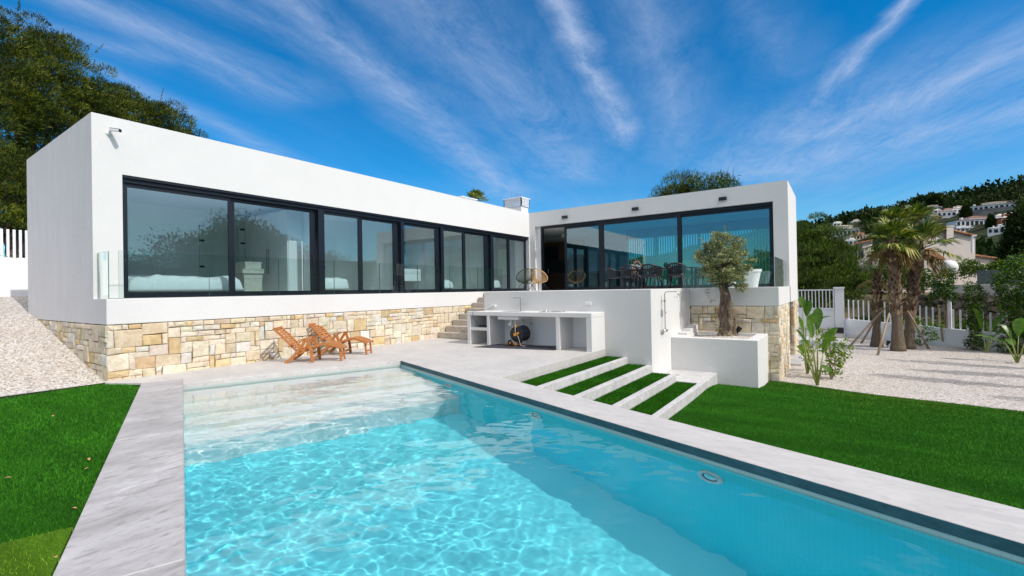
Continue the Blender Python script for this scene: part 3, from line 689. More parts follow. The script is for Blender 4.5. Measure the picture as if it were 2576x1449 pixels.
MB().tube([(-9.22, 11.5, .56), (-9.30, 11.48, .57), (-9.34, 11.47, .56)], .012, 8).build('connector', 'black', bx, True); MB().box(-8.90, -8.84, 11.45, 11.52, .54, .60).build('plug', 'black', bx)
rg = MB()
pts = [(-6.62+.27*math.cos(a), 11.70+.17*math.sin(a), 1.034) for a in [2*PI*k/24 for k in range(25)]]
rg.tube(pts, .011, 6).tube([(-6.88, 11.68, 1.034), (-7.02, 11.6, 1.034)], .013, 8).lathe([(.02, 1.021), (.02, 1.075)], (-6.93, 11.66, 0), 8).bar((-7.06, 11.5, 1.03), (-6.8, 11.52, 1.03), .05, .014)
tag(rg.build('gas_ring', 'steel', None, True), 'round metal gas ring lying on the kitchen counter', 'gas ring')
mt = MB(); mt.prism([(-8.86, 10.72), (-6.4, 11.18), (-6.42, 12.0), (-8.66, 11.62)], .002, .014)
mt.prism([(-6.55, 11.30), (-6.425, 11.30), (-6.425, 12.05), (-6.55, 12.0)], .014, lambda x, y: .014+max(0, x+6.55)*.9)
tag(mt.build('rubber_mat', 'mat_grey'), 'dark grey mat spread on the floor under the kitchen counter', 'mat')
# hose reel
hr = thing('hose_reel', 'black and orange garden hose reel on wheels under the sink', 'hose reel', (-7.75, 11.45, .014))
cx_, cy_, cz_ = -7.80, 11.62, .37
MB().lathe([(.02, -.02), (.20, -.02), (.235, -.005), (.235, .02), (.20, .03), (.02, .03)], (cx_, cy_-.20, cz_), 28, ax='y').build('side_disc', 'black', hr, 'auto')
MB().lathe([(.02, -.02), (.20, -.02), (.235, -.005), (.235, .02), (.20, .03), (.02, .03)], (cx_, cy_+.16, cz_), 28, ax='y').build('side_disc', 'black', hr, 'auto')
hz = MB()
for k in range(7):
    y = cy_-.14+k*.045; hz.tube([(cx_+.20*math.cos(a), y, cz_+.20*math.sin(a)) for a in [2*PI*j/22 for j in range(23)]], .021, 7)
hz.build('coiled_hose', 'mat_grey', hr, True)
MB().bar((cx_-.03, cy_-.26, cz_-.02), (cx_+.12, cy_-.26, cz_+.05), .03, .05).lathe([(.045, -.06), (.045, .02)], (cx_-.02, cy_-.22, cz_-.01), 14, ax='y').build('crank', 'orange', hr, 'auto')
MB().lathe([(.03, -.04), (.03, .04)], (cx_-.0, cy_-.22, cz_+.24), 10).build('hose_connector', 'orange', hr, 'auto'); MB().box(cx_-.04, cx_+.02, cy_-.26, cy_-.2, .04, .13).build('foot', 'orange', hr)
fr_ = MB()
for y in (cy_-.24, cy_+.2):
    fr_.tube([(cx_-.02, y, .74), (cx_-.02, y, .40), (cx_+.08, y, .30), (cx_+.16, y, .05), (cx_+.26, y, .03)], .012, 8)
fr_.tube([(cx_-.02, cy_-.24, .74), (cx_-.02, cy_-.1, .80), (cx_+.05, cy_+.1, .80), (cx_-.02, cy_+.2, .74)], .012, 8).tube([(cx_+.26, cy_-.24, .03), (cx_+.26, cy_+.2, .03)], .012, 8)
fr_.build('tube_frame', 'steel', hr, True)
MB().tube([(cx_+.0, cy_-.06, .80), (cx_+.06, cy_+.06, .80)], .022, 10).build('grip', 'black', hr, True)
for y in (cy_-.28, cy_+.22):
    wh = MB().lathe([(.02, -.02), (.085, -.02), (.095, 0), (.085, .02), (.02, .02)], (cx_-.18, y, .115), 18, ax='y').build('wheel', 'black', hr, 'auto')
    MB().lathe([(.001, -.026), (.025, -.026), (.025, .026), (.001, .026)], (cx_-.18, y, .115), 12, ax='y').build('hub', 'orange', wh, 'auto')
MB().tube([(cx_-.1, 11.2, .025), (cx_-.32, 11.25, .03), (cx_-.42, 11.38, .035), (cx_-.36, 11.55, .03), (cx_-.1, 11.5, .03), (cx_+.2, 11.6, .03)], .013, 7).build('loose_hose', simple('brown_hose', (.16, .04, .025)), hr, True)

# ------------------------------------------------------------------ stairs beside the kitchen
sx = MB()
ys = [12.32, 12.70, 13.08, 13.46, 13.84, 14.22, 14.60, 14.98]
for k, y in enumerate(ys):
    sx.box(-11.80, -9.582, y, 16.3-.001*k if k else 16.299, .0+(k)*.2, .2*(k+1) if k < 7 else 1.60)
struct(sx.build('garden_stair', 'stair', bevel=.008))

# ------------------------------------------------------------------ shower on the terrace wall
shw = thing('garden_shower', 'stainless outdoor shower with round head fixed to the sunlit terrace wall', 'shower', (-4.04, 13.03, .5))
xw = -4.04; xp = -3.95
MB().tube([(xp, 13.03, .50), (xp, 13.03, 1.47), (xp+.02, 13.03, 1.525), (xp+.07, 13.03, 1.545), (xw+.40, 13.03, 1.545), (xw+.44, 13.03, 1.53), (xw+.455, 13.03, 1.49), (xw+.455, 13.03, 1.42)], .0135, 12).build('riser_pipe', 'steel', shw, True)
MB().lathe([(.01, .035), (.02, .014), (.118, .008), (.12, 0), (.01, -.002)], (xw+.455, 13.03, 1.395), 28).build('shower_head', 'steel', shw, 'auto')
MB().lathe([(.012, 0), (.012, .09)], (xw, 13.03, 1.29), 10, ax='x').lathe([(.026, 0), (.026, .012)], (xw, 13.03, 1.29), 12, ax='x').lathe([(.026, -.03), (.026, .03)], (xp, 13.03, 1.29), 10).build('bracket', 'steel', shw, 'auto')
MB().lathe([(.028, -.02), (.028, .02)], (xp+.01, 13.03, .97), 10, ax='x').build('diverter', 'steel', shw, 'auto')
MB().tube([(xp, 12.90, .48), (xp, 13.22, .48)], .026, 12).tube([(xw, 12.93, .48), (xp, 12.93, .48)], .02, 8).tube([(xw, 13.15, .48), (xp, 13.15, .48)], .02, 8).tube([(xp+.02, 13.03, .47), (xp+.08, 13.02, .45)], .014, 8).build('mixer_valve', 'steel', shw, True)

# ------------------------------------------------------------------ olive planter
pl = thing('planter', 'large white rendered planter holding the olive tree and white gravel', 'planter', (-2.9, 15, -1))
X0, X1, Y0, Y1, T0, T1 = -4.036, -1.79, 13.87, 16.045, .22, .26
pb = MB().box(X0, X1, Y0, Y0+.30, -1.3, T0).box(X1-.28, X1, Y0+.30, Y1, -1.3, T0).box(X0+.28, X1-.28, Y1-.10, Y1, -1.3, T0).box(X0, X0+.28, Y0+.30, Y1, -1.3, T0)
pb.build('planter_wall', 'wall', pl, bevel=.01)
st_ = MB().box(X0, X0+.26, 14.6, 15.0, T0+.001, .30).box(X0, X0+.26, 15.0, 15.5, T0+.001, .37).box(X0, X0+.24, 15.5, Y1-.001, T0+.001, .44)
st_.build('stepped_edge', 'wall', pl, bevel=.008)
n_ = 46; gx_, gy_ = np.meshgrid(np.linspace(X0+.27, X1-.27, n_), np.linspace(Y0+.29, Y1-.09, n_), indexing='ij')
gz_ = .115+.012*rng.random(gx_.shape)+.07*np.exp(-((gx_+2.87)**2+(gy_-15.5)**2)/.18)
ii = np.arange(n_*n_).reshape(n_, n_)
npmesh('planter_gravel', np.stack([gx_, gy_, gz_], -1).reshape(-1, 3), np.stack([ii[:-1, :-1], ii[1:, :-1], ii[1:, 1:], ii[:-1, 1:]], -1).reshape(-1, 4), 'gravel', pl)
def spot(loc, rz, lab):
    s = thing('garden_spotlight', lab, 'spotlight', (0, 0, 0), 'black garden spotlights')
    MB().lathe([(.001, 0), (.05, .01), (.07, .06), (.075, .17), (.066, .17), (.06, .13), (.001, .12)], (0, 0, 0), 18).xf(lambda p: Matrix.Rotation(.5, 3, 'Y') @ p + Vector((0, 0, .12))).build('lamp_body', 'black', s, 'auto')
    MB().tube([(0, 0, -.03), (0, 0, .13)], .012, 6).box(-.02, .02, -.06, .06, .08, .13).build('spike', 'black', s)
    s.location = loc; s.rotation_euler.z = rz; return s
spot((-2.60, 15.85, .14), .3, 'black spotlight behind the olive trunk in the planter')

# ------------------------------------------------------------------ glass balustrades
GL = thing('glass_balustrade', 'frameless glass balustrade along the ledge of the bedroom wing', 'balustrade', (-11.95, YE, ZL))
def gpanel(mb, a, b, z0, z1, t=.017):
    a, b = Vector((*a[:2], 0)), Vector((*b[:2], 0)); d = (b-a).normalized(); s = Vector((-d.y, d.x, 0))*t/2
    P = [a-s, b-s, b+s, a+s]
    V = [(*p[:2], z0) for p in P]+[(*p[:2], z1) for p in P]
    mb.add(V, [(0,1,5,4), (2,3,7,6)], 0); mb.add(V, [(0,3,2,1), (4,5,6,7), (1,2,6,5), (3,0,4,7)], 1); return mb
yy = [3.27, 4.94, 6.58, 8.215, 9.85, 11.49, 13.13, 14.78, 16.43]
for i in range(8): gpanel(MB(), (-11.95, yy[i]+.006), (-11.95, yy[i+1]-.006), ZL-.04, 2.60).build('glass_panel', ['bglass', 'edge'], GL)
gpanel(MB(), (-12.62, 3.12), (-11.97, 3.12), ZL-.04, 2.58).build('glass_panel', ['bglass', 'edge'], GL)
MB().box(-11.975, -11.925, 3.10, 16.5, ZL-.03, ZL+.012).build('floor_channel', 'steel', GL)
GR = thing('glass_balustrade', 'frameless glass balustrade around the corner balcony behind the olive tree', 'balustrade', (-2.8, 16.15, ZL))
gpanel(MB(), (-4.3, 16.17), (-1.60, 16.17), ZL-.04, 2.54).build('glass_panel', ['bglass', 'edge'], GR)
gpanel(MB(), (-1.58, 16.19), (-1.58, 19.75), ZL-.04, 2.54).build('glass_panel', ['bglass', 'edge'], GR)

# ------------------------------------------------------------------ camera and lamps on the walls
cc = thing('security_camera', 'small white security camera on the wall above the bedroom windows', 'security camera', (XF, 3.33, 5.13))
MB().lathe([(.05, 0), (.05, .02), (.03, .03)], (XF, 3.33, 5.13), 16, ax='x').tube([(XF+.02, 3.33, 5.13), (XF+.07, 3.33, 5.12), (XF+.08, 3.335, 5.18)], .018, 10).build('bracket', 'white', cc, True)
hb = Vector((XF+.075, 3.335, 5.195)); he = Vector((XF+.225, 3.405, 5.165)); he = hb+(he-hb).normalized()*.25
MB().bar(hb, he, .07, .06).build('housing', 'white', cc, bevel=.015)
MB().bar(he, he+(he-hb)*.04, .062, .052).build('lens', 'black', cc, bevel=.006)
MB().bar(hb+Vector((0, 0, .036)), he+(he-hb)*.10+Vector((0, 0, .036)), .078, .006).build('sun_shield', 'white', cc)
wl0 = None
for x, lab in ((-10.62, 'black wall lamp nearest the corner where the wings meet'), (-7.18, 'black wall lamp above the middle of the living-room window'), (-3.67, 'black wall lamp above the right-hand end of the living-room window')):
    if wl0 is None:
        wl0 = thing('wall_lamp', lab, 'wall lamp', (0, 0, 0), 'black wall lamps over the living-room window')
        MB().box(-.14, .14, -.10, -.02, -.07, .07).build('lamp_body', 'black', wl0, bevel=.006); MB().box(-.05, .05, -.02, 0, -.04, .04).build('wall_plate', 'black', wl0)
        MB().box(-.12, .12, -.09, -.03, -.073, -.0705).build('diffuser', 'white', wl0)
        wl0.location = (x, YB, 5.08)
    else: dup(wl0, (x, YB, 5.08), 0, lab)

# ------------------------------------------------------------------ teak deck chairs
def deck_chair(label):
    t = thing('deck_chair', label, 'deck chair', (0, 0, 0), 'teak steamer chairs by the stone wall')
    # u along the chair, v across, z up (measured off the nearer chair). width .62
    Wd = .58
    def side(v, parts, w=.032, h=.055, name='side_rail'):
        m = MB()
        for pl_ in parts: m.ribbon([(u, v, z) for u, z in pl_], w, h, (0, 0, 1))
        return m.build(name, 'teak', t, bevel=.004)
    back = [(-.28, .83), (-.10, .66), (.05, .49), (.20, .33), (.30, .24)]
    for v in (.06, Wd-.06): side(v, [back], .03, .05, 'back_rail')
    seat = [(.18, .20), (.35, .235), (.55, .33), (.72, .395), (.85, .43), (.98, .425), (1.15, .37), (1.31, .30)]
    for v in (.075, Wd-.075): side(v, [seat], .03, .045, 'seat_rail')
    sl = MB()
    def slat(u, z, ang, v0, v1, w=.05):
        d = Vector((math.cos(ang), 0, math.sin(ang)))*w/2; n = Vector((-math.sin(ang), 0, math.cos(ang)))*.009
        c0 = Vector((u, v0, z)); c1 = Vector((u, v1, z))
        sl.add([c0-d-n, c0+d-n, c1+d-n, c1-d-n, c0-d+n, c0+d+n, c1+d+n, c1-d+n], [(0,3,2,1),(4,5,6,7),(0,1,5,4),(1,2,6,5),(2,3,7,6),(3,0,4,7)])
    def along(path, n_, s0=.02, s1=.98, w=.05):
        P = [Vector((u, z)) for u, z in path]; Ls = [0]
        for a_, b_ in zip(P, P[1:]): Ls.append(Ls[-1]+(b_-a_).length)
        for k in range(n_):
            s = (s0+(s1-s0)*k/(n_-1))*Ls[-1]
            for i in range(len(P)-1):
                if Ls[i] <= s <= Ls[i+1]+1e-6:
                    f = (s-Ls[i])/(Ls[i+1]-Ls[i]); c = P[i].lerp(P[i+1], f); d = P[i+1]-P[i]; yield c, math.atan2(d.y, d.x); break
    for c, a in along(back, 12): slat(c.x, c.y+.012, a, .075, Wd-.075, .042)
    # middle stile of the backrest
    sl.ribbon([(u, Wd/2, z+.012) for u, z in back], .06, .012)
    sl.build('backrest', 'teak', t)
    sl = MB()
    def slat2(c, a): 
        d = Vector((math.cos(a), 0, math.sin(a)))*.024; n = Vector((-math.sin(a), 0, math.cos(a)))*.009; c0 = Vector((c.x, .06, c.y+.03)); c1 = Vector((c.x, Wd-.06, c.y+.03))
        sl.add([c0-d-n, c0+d-n, c1+d-n, c1-d-n, c0-d+n, c0+d+n, c1+d+n, c1-d+n], [(0,3,2,1),(4,5,6,7),(0,1,5,4),(1,2,6,5),(2,3,7,6),(3,0,4,7)])
    for c, a in along(seat, 17, .12, .99): slat2(c, a)
    sl.build('seat', 'teak', t)
    for v in (.0, Wd):
        side(v, [[(.0, .0), (.20, .17), (.40, .44), (.47, .55)]], .034, .068, 'leg')
        side(v, [[(.63, .0), (.60, .28), (.50, .56)]], .034, .068, 'leg')
        side(v, [[(.08, .385), (.18, .47), (.35, .555), (.50, .59), (.60, .585)]], .062, .024, 'armrest')
    for v in (.12, Wd-.12): side(v, [[(1.27, .0), (1.24, .30)]], .03, .045, 'leg')
    cr = MB().bar((.63, 0, .10), (.63, Wd, .10), .03, .05).bar((.28, 0, .24), (.28, Wd, .24), .03, .05).bar((1.26, .12, .10), (1.26, Wd-.12, .10), .02, .04).bar((-.27, .03, .83), (-.27, Wd-.03, .83), .03, .05).bar((.74, 0.02, .385), (.74, Wd-.02, .385), .03, .04)
    cr.build('crossbar', 'teak', t, bevel=.004)
    return t
dc = deck_chair('teak deck chair with slatted leg rest, the one nearer the pool')
dc.location = (-10.91, 6.14, 0); dc.rotation_euler.z = math.atan2(.65, .76)
dup(dc, (-11.44, 7.36, 0), math.atan2(.50, .87), 'teak deck chair with slatted leg rest, the one nearer the house stairs')
tw = MB().ribbon([(0, 0, 0), (.05, .02, .012), (.11, .03, .004), (.15, .02, -.01)], .03, .004)
for k, (pos, lab) in enumerate((((-10.42, 6.83, .468), 'small blue strip of cloth on the nearer deck chair'),)):
    o = tw.build('cloth_strip', simple('blue_cloth', (.12, .42, .50), .8)); o.location = pos; tag(o, lab, 'cloth')

# ------------------------------------------------------------------ string chairs on the terrace
def string_chair(label, cord, frame):
    t = thing('string_chair', label, 'chair', (0, 0, 0), 'round string chairs on the terrace')
    # egg-shaped rim tilted back; cords run to a small ring under the seat
    def rim(a, k=1.0):
        r = (.40+.03*math.cos(a))*k
        return Vector((r*math.sin(a), -r*math.cos(a)*.92, 0))
    tilt = Matrix.Rotation(-.80, 3, 'X'); c0 = Vector((0, .06, .60))
    R = lambda a, k=1., d=0.: tilt @ (rim(a, k)+Vector((0, 0, d)))+c0
    fr = MB().tube([R(2*PI*k/40) for k in range(41)], .018, 7)
    fr.tube([R(2*PI*k/20, .22, -.36)+Vector((0, -.06, .0)) for k in range(21)], .009, 6)
    fr.build('rim', frame, t, True)
    cd_ = MB(); n = 56
    for k in range(n):
        a = 2*PI*(k+.5)/n; p = R(a); q = R(a, .22, -.36)+Vector((0, -.06, 0)); m = (R(a, .72, -.19)+Vector((0, -.02, 0)))
        cd_.tube([p, m, q], .0065, 4)
    cd_.build('seat_cords', cord, t)
    for sx_, sy_ in ((-1, -1), (1, -1), (-1, 1), (1, 1)):
        MB().tube([Vector((sx_*.10, -.02+sy_*.09, .30)), Vector((sx_*.16, sy_*.14, .27)), Vector((sx_*.30, sy_*.30, 0))], .009, 7).build('leg', frame if frame != 'cane' else 'black', t, True)
    return t
M['cane'] = simple('natural_cord', (.55, .36, .17), .7); M['green'] = simple('green_cord', (.030, .048, .022), .7)
s1_ = string_chair('round chair of dark green cords beside the beige one', 'green', 'green'); s1_.location = (-11.66, 17.9, ZL); s1_.rotation_euler.z = 1.1; s1_.scale = (1.12,)*3
s2_ = string_chair('round chair of beige cords on black legs in front of the open door', 'cane', 'cane'); s2_.location = (-11.15, 18.15, ZL); s2_.rotation_euler.z = -.25; s2_.scale = (1.12,)*3
# pots on the balcony
def pot(loc, s, lab):
    t = thing('plant_pot', lab, 'pot', loc, 'white plant pots on the balcony')
    x, y, z = loc
    MB().lathe([(.20*s, 0), (.31*s, .56*s), (.34*s, .57*s), (.34*s, .66*s), (.31*s, .66*s), (.29*s, .52*s), (.001, .50*s)], (x, y, z+.001), 32).build('pot_body', 'white', t, 'auto')
pot((-2.55, 18.6, ZL), .95, 'large white tapered plant pot in the balcony corner')
pot((-3.3, 19.1, ZL), .62, 'smaller white plant pot left of the large one on the balcony')
# ------------------------------------------------------------------ inside the bedrooms
def lump(x0, x1, y0, y1, z0, z1, name, m, parent, seed=0, nx=30, ny=30, amp=.02, drop=.06, rnd=.12, wr=1.0):
    """soft thing: rounded top with wrinkles and skirts down the sides"""
    r = np.random.default_rng(seed); U, V = np.meshgrid(np.linspace(0, 1, nx), np.linspace(0, 1, ny), indexing='ij')
    lx, ly = x1-x0, y1-y0
    def edge(t, l):
        d = np.minimum(t, 1-t)*l; return np.clip(d/rnd, 0, 1)
    e = np.minimum(edge(U, lx), edge(V, ly)); prof = np.sqrt(1-(1-e)**2)
    Zs = z0+(z1-z0)*prof
    for k in range(9):
        a, b, ph = r.normal(0, 9), r.normal(0, 9), r.random()*6.28; Zs += amp*.35*wr*np.sin(a*U*lx+b*V*ly+ph)*prof
    Zs += amp*(r.random(Zs.shape)-.5)*.3*prof
    X = x0+U*lx+(r.random(U.shape)-.5)*.01; Y = y0+V*ly+(r.random(U.shape)-.5)*.01
    ii = np.arange(nx*ny).reshape(nx, ny); top = np.stack([X, Y, Zs], -1).reshape(-1, 3)
    Fq = np.stack([ii[:-1, :-1], ii[1:, :-1], ii[1:, 1:], ii[:-1, 1:]], -1).reshape(-1, 4)
    ring = np.concatenate([ii[:, 0], ii[-1, 1:], ii[-2::-1, -1], ii[0, -2:0:-1]]); b_ = len(top)
    low = top[ring].copy(); low[:, 2] -= drop; j = np.arange(len(ring)); j2 = (j+1) % len(ring)
    Fs = np.stack([ring[j], b_+j, b_+j2, ring[j2]], -1)
    Fc = np.stack([b_+j, np.full(len(j), b_+len(j)), b_+j2, b_+j2], -1)
    V_ = np.concatenate([top, low, [[(x0+x1)/2, (y0+y1)/2, low[0, 2]]]])
    me = bpy.data.meshes.new(name); off = np.array(wloc(parent))
    me.from_pydata((V_-off).tolist(), [], [tuple(dict.fromkeys(f)) for f in np.concatenate([Fq, Fs, Fc]).tolist()]); me.materials.append(M[m])
    me.polygons.foreach_set('use_smooth', [True]*len(me.polygons)); me.update()
    o = bpy.data.objects.new(name, me); C.objects.link(o); o.parent = parent; return o
def bed(x0, x1, y0, y1, lab, head=None, seed=1, pil=(), duv=None):
    """x1 is the end by the window"""
    t = thing('bed', lab, 'bed', ((x0+x1)/2, (y0+y1)/2, ZL), 'beds behind the bedroom windows')
    MB().box(x0, x1, y0+.03, y1-.03, ZL+.14, ZL+.30).build('bed_base', 'beige' if head is None else 'fabric_grey', t, bevel=.02)
    for a in (x0+.1, x1-.1):
        for b in (y0+.12, y1-.12): MB().box(a-.03, a+.03, b-.03, b+.03, ZL+.016, ZL+.14).build('leg', 'black', t)
    lump(x0, x1, y0+.02, y1-.02, ZL+.30, ZL+.40, 'mattress', 'fabric_white', t, seed, 10, 10, .002, .0)
    a, b = duv or (x0+.7, x1+.04)
    lump(a, b, y0-.06, y1+.06, ZL+.22, ZL+.50, 'duvet', 'fabric_white', t, seed+1, 44, 44, .035, .06, .16)
    for k, (px, py) in enumerate(pil):
        lump(px-.22, px+.22, py-.36, py+.36, ZL+.42, ZL+.60, 'pillow', 'fabric_white', t, seed+5+k, 16, 20, .01, .07, .2)
    if head: 
        h = MB(); ya, yb_, hz_ = head; r_ = .18
        pts = [(ya, ZL+.02), (yb_, ZL+.02)]+[(yb_-r_+r_*math.cos(a), ZL+hz_-r_+r_*math.sin(a)) for a in [k*PI/12 for k in range(7)]]+[(ya+r_-r_*math.sin(a), ZL+hz_-r_+r_*math.cos(a)) for a in [k*PI/12 for k in range(7)]]
        n = len(pts); h.add([(x0-.10, y, z) for y, z in pts]+[(x0-.02, y, z) for y, z in pts], [tuple(range(n-1, -1, -1)), tuple(range(n, 2*n))]+[(i, (i+1) % n, n+(i+1) % n, n+i) for i in range(n)])
        h.build('headboard', 'fabric_grey', t, bevel=.01)
    return t
bed(-15.35, -13.25, 3.85, 6.25, 'wide bed under a white duvet behind the largest bedroom window', None, 3, ((-15.0, 4.5), (-15.0, 5.6)), (-14.9, -13.22))
bed(-15.35, -13.3, 8.42, 9.62, 'bed under a white duvet in the second bedroom window', None, 13, ((-15.0, 9.0),))
bed(-15.0, -13.3, 13.75, 14.75, 'bed with a dark rounded headboard next to the bathroom', (13.65, 14.95, 1.15), 23, ((-14.75, 14.25), (-14.5, 14.25)))
bed(-15.0, -13.3, 17.0, 18.2, 'bed with a dark rounded headboard in the last bedroom window', (16.85, 18.6, 1.15), 33, ((-14.75, 17.6), (-14.5, 17.6)))
wd = thing('wardrobe', 'tall white wardrobe with its side in the sun behind the second window', 'wardrobe', (-15, 8, ZL))
MB().box(-16.7, -13.62, 7.82, 8.28, ZL+.02, 4.22).build('carcass', 'white', wd)
for k, (a, b) in enumerate(((-16.6, -15.9), (-15.85, -14.75), (-14.72, -13.64))): MB().box(a, b, 7.79, 7.815, ZL+.05, 4.18 if k else 3.95).build('wardrobe_door', 'white', wd)
for a in (-14.68, -14.80): MB().box(a-.01, a+.01, 7.765, 7.788, 2.3, 3.1).build('handle', 'steel', wd)
for k, (xa, ya, z, w_, d_, h_, lab) in enumerate(((-14.1, 6.62, ZL+.02, .55, .5, .62, 'beige cardboard box at the bottom of the stack beside the bed'), (-14.15, 6.55, ZL+.645, .75, .6, .13, 'flat beige box in the middle of the stack beside the bed'), (-14.1, 6.65, ZL+.78, .55, .45, .20, 'beige box on top of the stack beside the bed'))):
    t = thing('storage_box', lab, 'box', (xa, ya+.3, z), 'stacked boxes beside the bed')
    MB().box(xa-w_/2, xa+w_/2, ya, ya+d_, z, z+h_*.78).build('box_body', 'beige', t); MB().box(xa-w_/2-.01, xa+w_/2+.01, ya-.01, ya+d_+.01, z+h_*.78+.001, z+h_-.002).build('lid', 'beige', t)
shs = thing('shower_screen', 'clear glass shower screen with dark hinges at the back of the first bedroom', 'shower screen', (-16.2, 7, ZL))
gpanel(MB(), (-16.0, 6.35), (-16.0, 7.7), ZL+.02, 4.1).build('glass_panel', ['bglass', 'edge'], shs)
for z in (2.0, 2.55, 3.35, 3.8):
    for y in (6.42, 7.62): MB().box(-16.03, -15.96, y-.06, y+.06, z-.03, z+.03).build('hinge', 'black', shs, bevel=.01)
va = thing('washbasin_unit', 'wide white washbasin unit hung on the bathroom wall', 'washbasin', (-13.8, 12.5, 2.2))
MB().box(-14.2, -13.66, 11.72, 13.30, ZL+.46, ZL+.94).build('cabinet', 'white', va, bevel=.008)
MB().box(-13.657, -13.64, 11.73, 13.29, ZL+.47, ZL+.76).build('drawer_front', 'white', va).parent = va; MB().box(-13.657, -13.64, 11.73, 13.29, ZL+.775, ZL+.93).build('drawer_front', 'white', va)
MB().tube([(-13.9, 12.25, ZL+.94), (-13.9, 12.25, ZL+1.05), (-13.8, 12.4, ZL+1.0)], .014, 8).box(-13.97, -13.85, 12.08, 12.22, ZL+.98, ZL+1.02).build('tap', 'black', va, 'auto')
mi_ = thing('hanging_mirror', 'tall rectangular mirror hanging on two straps over the washbasin', 'mirror', (-13.75, 12.4, 3))
MB().box(-13.83, -13.80, 12.06, 12.66, 2.68, 3.72).build('mirror_plate', simple('mirror', (.10, .24, .27), .04, .0, 1.0), mi_)
for y in (12.07, 12.63): MB().box(-13.82, -13.80, y, y+.02, 3.72, 4.4).build('strap', 'black', mi_)
for k, (y, z, x) in enumerate(((8.75, 2.95, -15.49), (9.35, 2.95, -15.49), (9.6, 2.98, -15.49), (4.4, 2.48, -16.79))):
    o = MB().box(x, x+.02, y-.08, y+.08, z-.05, z+.05).build('light_switch', 'white' if k else 'black', None)
    tag(o, ('small black switch on the second bedroom wall', 'white double switch left of the bedroom door', 'white double switch nearest the bedroom door', 'white switch plate above the pillows of the wide bed')[k], 'switch')

# ------------------------------------------------------------------ dining room
def dining_chair(lab):
    t = thing('dining_chair', lab, 'dining chair', (0, 0, 0), 'dark dining chairs on the terrace')
    MB().prism([(-.24, -.22), (.24, -.22), (.26, .2), (.18, .27), (-.18, .27), (-.26, .2)], .42, .49).build('seat', 'dark', t, bevel=.01)
    rim = [Vector((.30*math.cos(a), .02+.29*math.sin(a), .70+.14*max(0, math.sin(a)))) for a in [-.35+k*(PI+.7)/16 for k in range(17)]]
    MB().tube(rim, .030, 7).build('armrest', 'dark', t, True)
    b = MB()
    for k in range(1, 16, 1): b.tube([rim[k], Vector((rim[k].x*.80, rim[k].y*.82, .47))], .017, 5)
    b.build('backrest', 'dark', t)
    for x, y in ((-.22, -.2), (.22, -.2), (-.2, .22), (.2, .22)):
        MB().tube([(x, y, .46), (x*1.25, y*1.25, 0)], [.024, .016], 7).build('leg', 'dark', t, True)
    return t
M['dark'] = simple('black_lacquered_wood', (.008, .010, .016), .4)
ZFl = ZL+.016
tb_ = thing('dining_table', 'long dark dining table on the terrace in front of the living-room window', 'table', (-5.4, 17.25, ZL))
MB().box(-6.75, -4.1, 16.9, 17.65, ZL+.70, ZL+.74).build('table_top', 'dark', tb_, bevel=.006)
for x, y in ((-6.65, 17.0), (-6.65, 17.55), (-4.2, 17.0), (-4.2, 17.55)): MB().box(x-.035, x+.035, y-.035, y+.035, ZL, ZL+.70).build('leg', 'dark', tb_)
ch0 = dining_chair('dark dining chair alone at the left end of the table'); ch0.location = (-7.05, 17.15, ZL); ch0.rotation_euler.z = 1.75; ch0.scale = (1.06, 1.06, 1.02)
for k, (x, y, rz, lab) in enumerate(((-6.3, 16.62, PI+.12, 'first dining chair from the left with its back to the pool'), (-5.5, 16.62, PI-.05, 'second dining chair from the left with its back to the pool'), (-4.62, 16.66, PI+.08, 'dining chair with its back to the pool, right-hand one beside the olive crown'),
        (-5.85, 17.95, -.05, 'dining chair across the table, next to the seated person'), (-5.0, 17.95, .05, 'dining chair across the table, farthest from the seated person'), (-3.75, 17.3, -1.6, 'dining chair at the right end of the table behind the glass balustrade'))):
    dup(ch0, (x, y, ZL), rz, lab)
chp = dup(ch0, (-6.62, 17.98, ZL), 0, 'dining chair with the person sitting on it')
